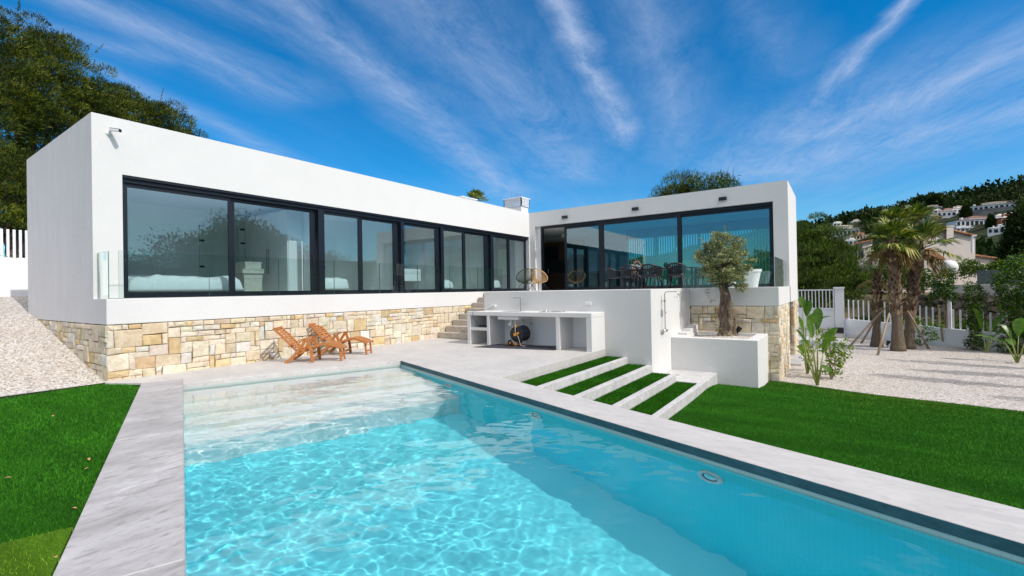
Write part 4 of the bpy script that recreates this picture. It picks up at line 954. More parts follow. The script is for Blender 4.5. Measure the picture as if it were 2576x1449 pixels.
# seated person across the table
def person():
    t = thing('person', 'dark-haired person in a light blue shirt seated at the table, hand at the face', 'person', (-6.62, 17.95, ZL-.03))
    J = {'pel': (0, 0, .52), 'spi': (0, .02, .72), 'che': (0, -.02, .95), 'nec': (0, -.04, 1.10), 'hea': (.02, -.06, 1.19), 'cro': (.02, -.05, 1.30),
         'ls': (-.17, -.02, 1.03), 'le': (-.22, -.18, .86), 'lh': (-.05, -.40, .88), 'rs': (.17, -.02, 1.03), 're': (.25, -.30, .88), 'rw': (.12, -.26, 1.10), 'rh': (.08, -.21, 1.17),
         'lk': (-.12, -.45, .53), 'lf': (-.12, -.48, .08), 'lt': (-.12, -.62, .05), 'rk': (.12, -.45, .53), 'rf': (.12, -.48, .08), 'rt': (.12, -.62, .05)}
    R_ = dict(pel=.15, spi=.135, che=.15, nec=.055, hea=.085, cro=.08, ls=.06, le=.045, lh=.032, rs=.06, re=.045, rw=.03, rh=.036, lk=.065, lf=.045, lt=.035, rk=.065, rf=.045, rt=.035)
    E_ = [('pel','spi'),('spi','che'),('che','nec'),('nec','hea'),('hea','cro'),('che','ls'),('ls','le'),('le','lh'),('che','rs'),('rs','re'),('re','rw'),('rw','rh'),('pel','lk'),('lk','lf'),('lf','lt'),('pel','rk'),('rk','rf'),('rf','rt')]
    def skin(name, keys, m, grow=0.0, root='pel'):
        ks_ = list(keys); me = bpy.data.meshes.new(name); ix = {k: i for i, k in enumerate(ks_)}
        me.from_pydata([J[k] for k in ks_], [(ix[a], ix[b]) for a, b in E_ if a in ix and b in ix], [])
        o = bpy.data.objects.new(name, me); C.objects.link(o); o.parent = t; me.materials.append(m)
        md = o.modifiers.new('skin', 'SKIN'); md.use_smooth_shade = True
        for k, sv in zip(ks_, me.skin_vertices[0].data): sv.radius = (R_[k]+grow,)*2; sv.use_root = (k == root)
        o.modifiers.new('sub', 'SUBSURF').render_levels = 2; o.modifiers['sub'].levels = 1
        return o
    me0 = bpy.data.meshes.new('tmp')
    skinm = simple('skin', (.30, .16, .11), .6)
    b = skin('body', J.keys(), skinm)
    skin('shirt', ['pel', 'spi', 'che', 'ls', 'le', 'rs', 're'], simple('light_blue_shirt', (.22, .32, .42), .8), .012)
    skin('trousers', ['pel', 'lk', 'lf', 'rk', 'rf'], simple('dark_trousers', (.03, .04, .06), .8), .012)
    def loc(m): return m
    h = MB().ball((.02, -.035, 1.27), (.098, .105, .10), 16, 10).ball((.02, .02, 1.20), (.09, .07, .09), 12, 8); h.v = [(p[0]+t.location.x, p[1]+t.location.y, p[2]+t.location.z) for p in h.v]; h.build('hair', 'black', t, True)
    f = MB().ball((.02, -.145, 1.20), (.014, .02, .02), 8, 6).ball((-.065, -.06, 1.20), (.014, .02, .03), 8, 6).ball((.105, -.06, 1.20), (.014, .02, .03), 8, 6); f.v = [(p[0]+t.location.x, p[1]+t.location.y, p[2]+t.location.z) for p in f.v]; f.build('face_features', skinm, t, True)
    hd = MB()
    for k in range(5): hd.tube([(.07+.016*k-.03, -.215, 1.18), (.065+.016*k-.03, -.20, 1.225), (.06+.016*k-.03, -.17, 1.245)], .0085, 6)
    hd.v = [(p[0]+t.location.x, p[1]+t.location.y, p[2]+t.location.z) for p in hd.v]; hd.build('finger', skinm, t, True)
    return t
pe = person(); pe.scale = (.90,)*3; pe.rotation_euler.z = 1.15; pe.location.z = ZL-.02
# skin data must exist before its radii are set
# ------------------------------------------------------------------ vertical blinds, kitchen
bl = thing('vertical_blind', 'pale vertical slat blind across the rear living-room window', 'blind', (-5.5, 23.4, ZL))
bs_ = MB(); x = -8.9; r3 = random.Random(5)
while x < -2.5:
    a = 1.15+r3.uniform(-.06, .06); bs_.bar((x, 23.42, ZL+.05), (x, 23.42, 4.28), .088, .003, (math.cos(a), math.sin(a), 0)); x += .118
bs_.build('blind_slats', leaf_mat('pale_blind_fabric', [(0, (.70, .76, .76)), (1, (.76, .82, .80))], .55, .9, .1, .0), bl)
MB().box(-9, -2.3, 23.36, 23.50, 4.20, 4.655).build('head_rail', 'frame', bl)
kc = thing('kitchen_cabinet', 'tall brown and black kitchen cupboards seen through the open door', 'kitchen cabinet', (-13.50, 22.8, ZL))
M['walnut'] = wood_mat('dark_walnut', (.055, .028, .016), (.10, .052, .03))
MB().box(-14.20, -11.20, 23.0, 23.5, ZFl, 4.3).build('carcass', 'walnut', kc)
MB().box(-13.65, -12.80, 22.96, 22.998, ZFl+.95, 4.1).build('niche', 'black', kc)
MB().box(-12.78, -12.20, 22.97, 22.998, ZFl+.95, ZFl+1.6).build('oven', 'black', kc); MB().tube([(-12.75, 22.94, ZFl+1.5), (-12.23, 22.94, ZFl+1.5)], .012, 6).build('handle', 'steel', kc)
MB().box(-14.18, -13.67, 22.975, 22.998, ZFl+.9, 4.1).box(-14.18, -11.22, 22.97, 22.998, ZFl+.05, ZFl+.45).box(-14.18, -11.22, 22.97, 22.998, ZFl+.47, ZFl+.88).build('cupboard_door', 'walnut', kc)
MB().box(-13.65, -12.80, 22.6, 22.95, ZFl+1.85, ZFl+1.9).build('shelf', 'black', kc); MB().lathe([(.035, 0), (.03, .22)], (-13.35, 22.8, ZFl+.96), 12).build('flask', 'steel', kc)
ki = thing('kitchen_island', 'dark kitchen island with a black arched tap left of the dining table', 'kitchen island', (-9.2, 21.7, ZL))
MB().box(-10.4, -8.0, 21.4, 22.1, ZFl, ZFl+.86).build('island_body', 'walnut', ki); MB().box(-10.45, -7.95, 21.35, 22.15, ZFl+.862, ZFl+.90).build('worktop', 'dark', ki)
MB().tube([(-9.3, 21.8, ZFl+.9), (-9.3, 21.8, ZFl+1.25)]+[(-9.18-.12*math.cos(a), 21.8, ZFl+1.25+.12*math.sin(a)) for a in [k*PI/8 for k in range(1, 9)]]+[(-9.06, 21.8, ZFl+1.15)], .014, 8).build('tap', 'black', ki, True)
MB().box(-12.2, -9.4, 22.3, 23.0, 4.45, 4.655).build('duct_box', 'white', villa)
# ------------------------------------------------------------------ foliage tools
def unit(a): return a/np.maximum(np.linalg.norm(a, axis=-1, keepdims=True), 1e-9)
def leaf_mesh(P, A, Nn, Ln, W, fold=0.0):
    """rhombic leaves: base P, direction A, normal Nn, length Ln, half width W -> quads"""
    S = unit(np.cross(A, Nn)); Ln = np.asarray(Ln).reshape(-1, 1); W = np.asarray(W).reshape(-1, 1)
    mid = P+A*Ln*.45
    V = np.stack([P, mid+S*W+Nn*fold*W, P+A*Ln, mid-S*W+Nn*fold*W], 1).reshape(-1, 3)
    F = np.arange(len(P)*4).reshape(-1, 4); return V, F
def shell_points(blobs, n_per_area, r, depth=.35, squash=1.0, lower=-1.0):
    """points in the outer part of a union of ellipsoids (cx, cy, cz, rx, ry, rz) with their outward normals"""
    out, nor = [], []; B = np.array(blobs)
    for i, b in enumerate(B):
        area = 4*PI*((b[3]*b[4])**1.6/3+(b[3]*b[5])**1.6/3+(b[4]*b[5])**1.6/3)**(1/1.6); k = int(area*n_per_area)
        d = unit(r.normal(size=(k, 3))); d = d[d[:, 2] > lower]; k = len(d); t = 1-depth*r.random((k, 1))**1.6
        # lumpy surface so that the outline is uneven
        lump_ = 1+.16*np.sin(d[:, :1]*5+i)+.12*np.sin(d[:, 1:2]*7+2*i)+.10*np.sin(d[:, 2:3]*9+i*3)
        p = b[:3]+d*b[3:]*t*lump_
        keep = np.ones(k, bool)
        for j, c in enumerate(B):
            if j != i: keep &= (((p-c[:3])/(c[3:]*.72))**2).sum(1) > 1
        out.append(p[keep]); nor.append(unit(d/b[3:])[keep])
    return np.concatenate(out), np.concatenate(nor)
def needles(blobs, dens, r, per=14, ln=.30, w=.012, up=.5, spread=.55, depth=.35, tuft=.16, lower=-1.0):
    P, Nr = shell_points(blobs, dens, r, depth, lower=lower); k = len(P)
    ax = unit(Nr+np.array([0, 0, up])+r.normal(0, .35, (k, 3)))
    P = np.repeat(P, per, 0); ax = np.repeat(ax, per, 0); P = P+r.normal(0, tuft, P.shape)
    A = unit(ax+r.normal(0, spread, ax.shape)); Nn = unit(np.cross(A, r.normal(size=A.shape)))
    return leaf_mesh(P, A, Nn, ln*(.5+.8*r.random(len(P))), w*(.7+.6*r.random(len(P))))
def needles_fast(sub, per, r, ln, w, up, spread):
    n = len(sub); c = np.repeat(sub, per, 0); d = unit(r.normal(size=(len(c), 3))); d[:, 2] = np.abs(d[:, 2])*.75+d[:, 2]*.25; d = unit(d)
    P = c[:, :3]+d*c[:, 3:]*(.35+.65*r.random((len(c), 1))**.5); A = unit(d+np.array([0, 0, up])+r.normal(0, spread, P.shape)); Nn = unit(np.cross(A, r.normal(size=A.shape)))
    return leaf_mesh(P, A, Nn, ln*(.5+.8*r.random(len(P))), w*(.7+.6*r.random(len(P))))
def broad(blobs, dens, r, per=5, ln=.07, w=.02, up=.2, depth=.4, tuft=.05, spread=.9, lower=-1.0):
    P, Nr = shell_points(blobs, dens, r, depth, lower=lower); k = len(P)
    ax = unit(Nr+np.array([0, 0, up])); P = np.repeat(P, per, 0); ax = np.repeat(ax, per, 0); P = P+r.normal(0, tuft, P.shape)
    A = unit(ax+r.normal(0, spread, ax.shape)); Nn = unit(ax+r.normal(0, .6, ax.shape)); Nn = unit(Nn-A*(Nn*A).sum(1, keepdims=True))
    return leaf_mesh(P, A, Nn, ln*(.6+.7*r.random(len(P))), w*(.7+.6*r.random(len(P))))
def vcat(*vf):
    V, F, b = [], [], 0
    for v, f in vf: V.append(v); F.append(f+b); b += len(v)
    return np.concatenate(V), np.concatenate(F)
def limbs(mb, base, tips, r0, r1, rnd, sag=.3, n=6):
    for t in tips:
        a, b = Vector(base), Vector(t); pts = []
        for i in range(n+1):
            f = i/n; p = a.lerp(b, f); p += Vector((rnd.uniform(-1, 1), rnd.uniform(-1, 1), rnd.uniform(-.5, 1)))*sag*math.sin(f*PI)*.35; pts.append(p)
        mb.tube(pts, [r0+(r1-r0)*i/n for i in range(n+1)], 7)
M['pine'] = leaf_mat('aleppo_pine_needles', [(0, (.012, .028, .004)), (.5, (.055, .090, .007)), (.85, (.21, .26, .015)), (1, (.36, .28, .05))], .22, .6, .2, .85, .85)
M['pine2'] = leaf_mat('young_pine_needles', [(0, (.014, .038, .005)), (.45, (.035, .08, .008)), (.8, (.12, .19, .014)), (1, (.34, .40, .03))], .22, .6, .3, .6, .8)
M['olive'] = leaf_mat('olive_leaves', [(0, (.07, .09, .025)), (.4, (.22, .25, .09)), (.75, (.46, .49, .26)), (.97, (.66, .68, .45)), (1, (.55, .30, .05))], .2, .45, .5, .55, 4.5)
M['ficus'] = leaf_mat('glossy_hedge_leaves', [(0, (.014, .048, .005)), (.55, (.05, .12, .012)), (.9, (.15, .27, .02)), (1, (.32, .40, .04))], .2, .4, .25, .6, 2.0)
M['shrub'] = leaf_mat('yellow_green_leaves', [(0, (.05, .11, .010)), (.5, (.14, .24, .018)), (1, (.32, .38, .04))], .35, .4, .5, .3, 3.0)
M['palm'] = leaf_mat('palm_frond', [(0, (.025, .06, .006)), (.5, (.10, .155, .014)), (.85, (.26, .29, .04)), (1, (.58, .45, .17))], .18, .4, .5, .3, 2.0)
M['palm_dry'] = leaf_mat('dry_palm_frond', [(0, (.16, .10, .04)), (.6, (.36, .25, .11)), (1, (.5, .40, .2))], .2, .7, .2, .3, 2.0)
M['banana'] = leaf_mat('banana_leaf', [(0, (.06, .15, .012)), (1, (.12, .24, .02))], .45, .35, .5, .35, 5.0)
M['far'] = leaf_mat('distant_foliage', [(0, (.010, .024, .006)), (.6, (.030, .055, .012)), (1, (.075, .10, .022))], .1, .8, .1, .6, .05)
M['bark'] = bark_mat('pine_bark', (.045, .028, .018), (.17, .115, .075), 6)
M['olive_bark'] = bark_mat('gnarled_olive_bark', (.022, .015, .010), (.24, .185, .135), 9, 1.0, (1, 1, .30))
def palm_bark():
    m, nt, out = mat('ringed_palm_bark'); v = coords(nt); wv_ = N(nt, 'ShaderNodeTexWave', bands_direction='Z', i_Scale=7, i_Distortion=3.5, i_Detail=4); L(nt, v, wv_.inputs[0]); wv_.inputs['Detail Scale'].default_value = 2
    n = noise(nt, coords(nt, (6, 6, .6)), 3, 6, .7)
    c = ramp(nt, wv_.outputs['Fac'], [(.2, (.13, .10, .07)), (.75, (.34, .28, .21))]); c = mixc(nt, ramp(nt, n, [(.4, .55), (.65, 0.)]), c, (.10, .07, .05))
    prin(nt, out, c, .9, 0, .15, bump(nt, wv_.outputs['Fac'], .8, .03)); return m
M['palmbark'] = palm_bark()
M['boot'] = leaf_mat('old_leaf_bases', [(0, (.045, .022, .012)), (.45, (.16, .085, .045)), (.8, (.36, .23, .13)), (1, (.50, .36, .22))], .02, .85, .15, .3, 3.0)
M['pole'] = wood_mat('grey_stake_wood', (.20, .14, .09), (.40, .31, .21))

def pine_tree(name, lab, group, dist, blobs_px, base_px, seed, dens=9, per=13, ln=.34, w=.013, m='pine', up=.5, tr=.22, base_z=None, depth=.4, squash=.85, bough=1.0):
    """blobs_px: (x, y, r) of the crown's masses in the photograph, all standing dist metres away (+ an offset)"""
    r = np.random.default_rng(seed); rn = random.Random(seed); B = []
    for b in blobs_px:
        px, py, pr_ = b[:3]; dd = dist+(b[3] if len(b) > 3 else 0); p = atd(px*1.30435, py*1.30435, dd); R_ = pr_*1.30435/1544.6*dd*.86
        B.append((p.x, p.y, p.z, R_, R_, R_*squash))
    bp = atd(base_px[0]*1.30435, base_px[1]*1.30435, dist)
    t = thing(name, lab, 'tree', (bp.x, bp.y, base_z if base_z is not None else bp.z), group)
    tb = MB(); zt = base_z if base_z is not None else bp.z
    cx = sum(b[0] for b in B)/len(B); cy_ = sum(b[1] for b in B)/len(B); cz = sum(b[2] for b in B)/len(B)
    top = Vector((cx, cy_, cz)); b0 = Vector((bp.x, bp.y, zt)); f_ = b0.lerp(top, .45)
    tb.tube([b0, b0.lerp(f_, .5)+Vector((rn.uniform(-.2, .2), rn.uniform(-.2, .2), 0)), f_, f_.lerp(top, .6), top], [tr*1.25, tr, tr*.85, tr*.55, tr*.3], 9)
    limbs(tb, f_, [Vector(b[:3]) for b in B], tr*.5, .03, rn, 1.2)
    tb.build('trunk', 'bark', t, True)
    # boughs: many small flattened clumps set on the outer part of the crown's masses, with gaps between them
    bw = ln*2.3*bough; Pc, Nc = shell_points(B, .42/(bw*bw), r, .55)
    sub = [(*(p+n*r.normal(0, bw*.45)), bw*r.uniform(.7, 1.35), bw*r.uniform(.7, 1.35), bw*r.uniform(.5, .95)) for p, n in zip(Pc, Nc)]
    Vs, Fs = needles_fast(np.array(sub), int(95+20*per*bough), r, ln*.62, w*1.05, up, .45)
    core = needles([(*b[:3], b[3]*.70, b[4]*.70, b[5]*.70) for b in B], dens*1.2, r, 10, ln*1.0, w*2.0, up, .8, .5, ln*.6)
    # upright shoots that break the outline
    Ps, Nn_ = shell_points(B, .30/(bw*bw), r, .12, lower=-.1); k = len(Ps); m_ = 26; Ls_ = r.uniform(.5, 1.5, k)*bw
    ax = unit(Nn_*.55+np.array([.12, 0, 1.])+r.normal(0, .16, (k, 3))); tt = np.tile(np.linspace(0, 1, m_), k)[:, None]
    Pq = np.repeat(Ps, m_, 0)+np.repeat(ax*Ls_[:, None], m_, 0)*tt; Aq = unit(np.repeat(ax, m_, 0)+r.normal(0, .45, Pq.shape)); Nq = unit(np.cross(Aq, r.normal(size=Aq.shape)))
    sh_ = leaf_mesh(Pq, Aq, Nq, ln*.6*(1-.55*tt[:, 0]), w*1.1*np.ones(len(Pq)))
    V, F = vcat((Vs, Fs), core, sh_)
    npmesh('crown', V, F, m, t); return t
G_ = 'pines behind the villa'
pine_tree('pine_tree', 'big dark green pine rising behind the left end of the villa', G_, 29, [(15,150,95),(95,150,80,1),(50,235,95),(150,235,85,1),(20,330,95),(120,330,90,2),(200,300,70,2),(215,230,50,1),(20,440,70,1),(-60,300,140)], (60, 700), 21, 8, 14, .25, .012, base_z=1.6)
pine_tree('pine_tree', 'smaller pine whose tips show over the bedroom roof right of the big one', G_, 34, [(260,300,60),(300,265,42),(345,280,55),(395,300,50),(430,325,48),(300,350,70),(390,370,60),(240,260,35),(455,350,36)], (330, 560), 22, 8, 13, .26, .013, base_z=1.6)
pine_tree('pine_tree', 'low pine with light green tips beside the left wall', G_, 25.5, [(15,450,60),(55,500,55),(10,540,60),(70,560,40,1),(40,430,42,1)], (20, 690), 23, 11, 13, .22, .011, base_z=1.7)
pine_tree('pine_tree', 'pine showing above the roof of the living-room wing, left one of two', G_, 44, [(1695,490,42),(1740,470,34),(1665,500,26),(1725,505,40)], (1710, 700), 24, 7, 14, .36, .016, base_z=-1, up=.9, bough=1.3)
pine_tree('pine_tree', 'pine showing above the roof of the living-room wing, right one of two', G_, 42, [(1800,470,40),(1835,470,30),(1770,490,36),(1820,500,40)], (1800, 700), 25, 7, 14, .36, .016, base_z=-1, up=1.2, bough=1.3, m='pine2')
pine_tree('pine_tree', 'bushy young pine with upright light green tips behind the entrance gate', 'trees beyond the garden fence', 37, [(2040,640,60),(2085,650,66,1),(2030,710,62,-1),(2110,700,55),(2070,745,62,-1),(2140,735,40),(2160,700,26),(2060,600,36),(2010,600,36),(1990,680,60)], (2070, 800), 26, 11, 15, .30, .013, m='pine2', base_z=-1.6, up=1.6, depth=.45)

# ------------------------------------------------------------------ olive tree
def olive():
    t = thing('olive_tree', 'olive tree with a gnarled trunk and round silvery crown in the white planter', 'tree', (-2.87, 15.54, .12))
    rn = random.Random(3); r = np.random.default_rng(31)
    # trunk: burls and twisting ridges
    prof = [(-.06, .37, 0, 0), (.02, .31, 0, 0), (.15, .27, .0, 0), (.35, .255, .03, 0), (.55, .25, .035, .02), (.75, .255, .02, .02), (.95, .225, .03, .0), (1.1, .19, .04, 0), (1.25, .18, .02, .02), (1.42, .165, -.02, .0), (1.6, .15, -.05, .0), (1.8, .12, -.06, .02), (2.1, .08, -.02, .0), (2.4, .04, .03, .0)]
    zs = np.linspace(-.06, 2.4, 60); n = 40; pr_ = np.array(prof); V = []
    for z in zs:
        R_, ox, oy = (np.interp(z, pr_[:, 0], pr_[:, k]) for k in (1, 2, 3)); R_ *= .78 if z > .1 else .9
        for k in range(n):
            a = 2*PI*k/n; tw_ = a+z*1.1
            q = 1+.17*math.sin(3*tw_+1)+.12*math.sin(5*tw_-z*4)+.13*math.sin(2*a+z*9)*math.sin(z*7+a)+.07*math.sin(11*tw_+z*5)+.05*rn.uniform(-1, 1)
            V.append((-2.87+ox+R_*q*math.cos(a), 15.54+oy+R_*q*math.sin(a), .12+z))
    i = np.arange(60*n).reshape(60, n); j = np.roll(i, -1, 1); F = np.stack([i[:-1], j[:-1], j[1:], i[1:]], -1).reshape(-1, 4)
    tk = npmesh('trunk', np.array(V), F, 'olive_bark', t, True); s_ = tk.modifiers.new('s', 'SUBSURF'); s_.levels = s_.render_levels = 1
    B = [(-3.05, 15.5, 2.55, .60, .60, .55), (-3.25, 15.6, 2.15, .52, .55, .42), (-2.55, 15.5, 2.40, .55, .55, .50), (-2.45, 15.5, 2.0, .40, .5, .33), (-2.9, 15.6, 2.95, .50, .5, .38), (-3.45, 15.5, 2.55, .36, .4, .36), (-2.75, 15.2, 2.2, .5, .45, .45), (-2.55, 15.6, 2.85, .38, .4, .30), (-2.9, 15.9, 2.4, .55, .45, .55), (-3.0, 15.4, 1.85, .36, .36, .22), (-2.35, 15.5, 1.72, .22, .25, .14)]
    B = [(-2.93+(b[0]+2.93)*.80, b[1], b[2]-.05, b[3]*.84, b[4]*.84, b[5]*.92) for b in B]
    tb = MB(); limbs(tb, (-2.93, 15.54, 1.72), [Vector(b[:3]) for b in B], .055, .012, rn, .25); limbs(tb, (-2.85, 15.5, 2.1), [(b[0]+rn.uniform(-.3, .3), b[1]+rn.uniform(-.3, .3), b[2]+rn.uniform(0, .45)) for b in B*3], .022, .004, rn, .25)
    tb.build('limb', 'olive_bark', t, True)
    for _ in range(46):      # uneven outline: small sprays round the crown
        b = B[rn.randrange(7)]; d = Vector((rn.gauss(0, 1), rn.gauss(0, 1), rn.gauss(.25, .8))).normalized(); q = rn.uniform(.09, .20)
        B.append((b[0]+d.x*b[3]*rn.uniform(.85, 1.12), b[1]+d.y*b[4], b[2]+d.z*b[5]*rn.uniform(.85, 1.12), q, q, q*.9))
    Pc, Nc = shell_points(B, 17, r, .75)
    sub = np.array([(*(p+n*r.normal(0, .05)), *(r.uniform(.07, .13),)*2, r.uniform(.05, .10)) for p, n in zip(Pc, Nc)])
    A = needles_fast(sub, 60, r, .078, .0125, .35, .75)
    # stray shoots
    P = []
    for _ in range(60):
        b = B[rn.randrange(len(B))]; d = Vector((rn.gauss(0, 1), rn.gauss(0, 1), rn.gauss(.6, .8))).normalized(); p0 = Vector((b[0]+d.x*b[3]*.95, b[1]+d.y*b[4]*.95, b[2]+d.z*b[5]*.95))
        l_ = rn.uniform(.12, .34)
        for k in range(12): P.append(tuple(p0+d*l_*k/12))
    for (x, y, z) in ((-3.35, 15.3, 1.55), (-3.3, 15.35, 1.40), (-3.2, 15.4, 1.2), (-3.12, 15.35, 1.0), (-2.62, 15.3, 1.15), (-2.66, 15.3, .9), (-2.6, 15.3, .55), (-3.0, 15.25, .3), (-2.75, 15.2, .28), (-3.1, 15.3, .45)):
        for k in range(10): P.append((x+rn.uniform(-.07, .07), y+rn.uniform(-.06, .06), z+rn.uniform(-.09, .09)))
    P = np.array(P); k = len(P); P = np.repeat(P, 3, 0); Aa = unit(r.normal(size=P.shape)+[0, 0, .4]); Nn = unit(np.cross(Aa, r.normal(size=Aa.shape)))
    A2 = leaf_mesh(P, Aa, Nn, .06*(.6+.6*r.random(len(P))), .0085*np.ones(len(P)))
    V, F = vcat(A, A2); npmesh('crown', V, F, 'olive', t)
olive()

# ------------------------------------------------------------------ fan palms
def fan_leaf(V, F, base, d, R_, rn, petiole=.7, n=26, droop=.35, fold=.35):
    """petiole then a fan of narrow pleated segments"""
    d = Vector(d).normalized(); up_ = Vector((0, 0, 1)); s = d.cross(up_)
    s = s.normalized() if s.length > .05 else Vector((1, 0, 0)); u = s.cross(d).normalized()
    hub = Vector(base)+d*petiole
    def quad(a, b, c, e): k = len(V); V.extend([tuple(a), tuple(b), tuple(c), tuple(e)]); F.append((k, k+1, k+2, k+3))
    w_ = .022; quad(Vector(base)-s*w_, Vector(base)+s*w_, hub+s*w_*.6, hub-s*w_*.6); quad(Vector(base)-u*w_, Vector(base)+u*w_, hub+u*w_*.6, hub-u*w_*.6)
    for i in range(n):
        a = (i/(n-1)-.5)*2*2.05; l_ = R_*(1-.28*abs(a)/2.05)*rn.uniform(.88, 1.05)
        dd = (d*math.cos(a)+s*math.sin(a)); dd = (dd+u*(fold*(1-math.cos(a))*.6+rn.uniform(-.06, .06))).normalized()
        side = dd.cross(u).normalized(); hw = l_*math.tan(2.05/(n-1))*.9
        m_ = hub+dd*l_*.58+u*rn.uniform(-.02, .02)-up_*droop*l_*.10; tip = hub+dd*l_*rn.uniform(.92, 1)-up_*droop*l_*rn.uniform(.35, .75)
        quad(hub, m_+side*hw*.62, tip, m_-side*hw*.62)
def palm(lab, base, lean, H1, H2, r0, r1, seed, nl=24, R_=.85, dry=10, pet=.75, spread=1.25, smooth=1.4):
    t = thing('fan_palm', lab, 'palm tree', base, 'fan palms in the gravel'); rn = random.Random(seed); b = Vector(base); top = b+Vector(lean)+Vector((0, 0, H1))
    nn = 26; P, Rr = [], []
    for i in range(nn):
        f = i/(nn-1); p = b.lerp(top, f)+Vector(lean)*-.18*math.sin(f*PI); P.append(p); Rr.append(float(np.interp(f, [0, .03, .12, .26, .31, .36, 1], [r0*1.08, r0, r0*.82, r1*.98, r1*.95, r1*1.12, r1*.86]))+.006*math.sin(i*2.4))
    MB().tube(P, Rr, 20).build('trunk', 'palmbark', t, True)
    # old leaf bases cut off along the upper trunk
    bt = MB(); ga = 2.399; k = 0; z = smooth
    while z < H1:
        f = z/H1; i = min(nn-2, int(f*(nn-1))); c = P[i].lerp(P[i+1], f*(nn-1)-i); rr = Rr[i]*.96
        for _ in range(2):
            a = k*ga+rn.uniform(-.2, .2); k += 1; o = Vector((math.cos(a), math.sin(a), 0)); s = Vector((-o.y, o.x, 0)); l_ = rn.uniform(.11, .22); ww = rn.uniform(.04, .065); fl = rn.uniform(.03, .12) if rn.random() < .85 else .28
            p0 = c+o*(rr-.01); tip = p0+Vector((0, 0, l_))+o*fl
            bt.add([p0-s*ww, p0+s*ww, tip+s*ww*.35, tip-s*ww*.35, p0-s*ww*.8+o*.035, p0+s*ww*.8+o*.035, tip+s*ww*.25+o*.02, tip-s*ww*.25+o*.02], [(0,1,2,3),(7,6,5,4),(0,4,5,1),(1,5,6,2),(2,6,7,3),(3,7,4,0)])
        z += .048
    bt.build('leaf_base', 'boot', t)
    V, F = [], []
    for i in range(nl):
        a = i*ga+rn.uniform(-.2, .2); e = 1.35-spread*1.25*(i/nl)**1.1+rn.uniform(-.12, .12)
        fan_leaf(V, F, top+Vector((0, 0, -.1)), (math.cos(a)*math.cos(e), math.sin(a)*math.cos(e), math.sin(e)), R_*rn.uniform(.85, 1.1), rn, pet*rn.uniform(.8, 1.15), 26, .35+.5*(i/nl))
    npmesh('frond', np.array(V), np.array(F), 'palm', t)
    V, F = [], []
    for i in range(dry):
        a = i*ga*1.3+rn.uniform(-.3, .3); e = -.25-.9*rn.random()
        fan_leaf(V, F, top+Vector((0, 0, -.25)), (math.cos(a)*math.cos(e), math.sin(a)*math.cos(e), math.sin(e)), R_*.8, rn, pet*.6, 18, 1.0)
    if dry: npmesh('dry_frond', np.array(V), np.array(F), 'palm_dry', t)
    return t
palm('tallest fan palm, its smooth grey foot leaning to the left', (2.03, 26.0, -1.25), (-.16, 0, 0), 4.75, 0, .275, .185, 5, 19, .82, 14, .62, 1.35, smooth=1.55)
palm('dark-stemmed fan palm right of the tallest one', (2.47, 27.0, -1.25), (.45, .0, 0), 4.5, 0, .235, .175, 6, 15, .95, 9, .85, 1.5, smooth=1.5)
palm('shorter fan palm with one bright green head left of the tallest one', (1.37, 27.4, -1.25), (.10, 0, 0), 3.45, 0, .25, .15, 7, 7, .75, 3, .75, .7, smooth=1.6)
# palm heads rising behind the bedroom roof and between the garden palms
def palm_head(lab, px, py, dist, seed, R_, base_z, group, nl=18):
    p = atd(px*1.30435, py*1.30435, dist); t = thing('palm_tree', lab, 'palm tree', (p.x, p.y, base_z), group); rn = random.Random(seed)
    MB().tube([(p.x, p.y, base_z), (p.x, p.y, p.z)], [.22, .16], 10).build('trunk', 'palmbark', t, True); V, F = [], []
    for i in range(nl):
        a = i*2.399; e = 1.3-1.3*(i/nl)+rn.uniform(-.1, .1); fan_leaf(V, F, p, (math.cos(a)*math.cos(e), math.sin(a)*math.cos(e), math.sin(e)), R_, rn, R_*.8, 20, .4)
    npmesh('frond', np.array(V), np.array(F), 'palm', t); return t
palm_head('palm tips showing over the bedroom roof near the chimney', 1197, 507, 27, 3, .5, 1.0, 'palms farther off')
palm_head('dark palm head behind and above the tallest fan palm, left one', 2248, 566, 48, 4, 1.05, -1.5, 'palms farther off')
palm_head('dark palm head behind the tallest fan palm, right one', 2305, 560, 50, 5, 1.15, -1.5, 'palms farther off')
# stakes
stk = [((620,975),(1050,520),26.0,'c5','long wooden stake leaning on the shorter fan palm from the left'), ((775,915),(1000,560),28.0,'c5','thin wooden stake behind the longest one, left of the palms'), ((962,1055),(1095,580),25.2,'c5','pale wooden stake leaning on the tallest palm towards the pool'), ((1205,790),(1290,650),28.2,'c5','short dark stake between the tallest palm and the dark-stemmed one'), ((305,1115),(60,690),26.4,'c8','wooden stake leaning on the dark-stemmed palm from the right')]
for (b_, t_, yb, c_, lab) in stk:
    f_ = (lambda x, y: (2600+x*.28986, 860+y*.28986)) if c_ == 'c5' else (lambda x, y: (2960+x*.28986, 820+y*.28986))
    p0 = onz(*f_(*b_), -1.2) if c_ != 'c5' or yb != 28.2 else ony(*f_(*b_), 28.2); p1 = ony(*f_(*t_), yb if abs(yb-26) > .01 else 27.0)
    o = MB().tube([p0+Vector((0, 0, -.05)), p0.lerp(p1, .5)+Vector((.01, 0, .02)), p1], [.045, .042, .035], 8).build('wooden_stake', 'pole', None, True); tag(o, lab, 'stake', 'stakes propping the palms')

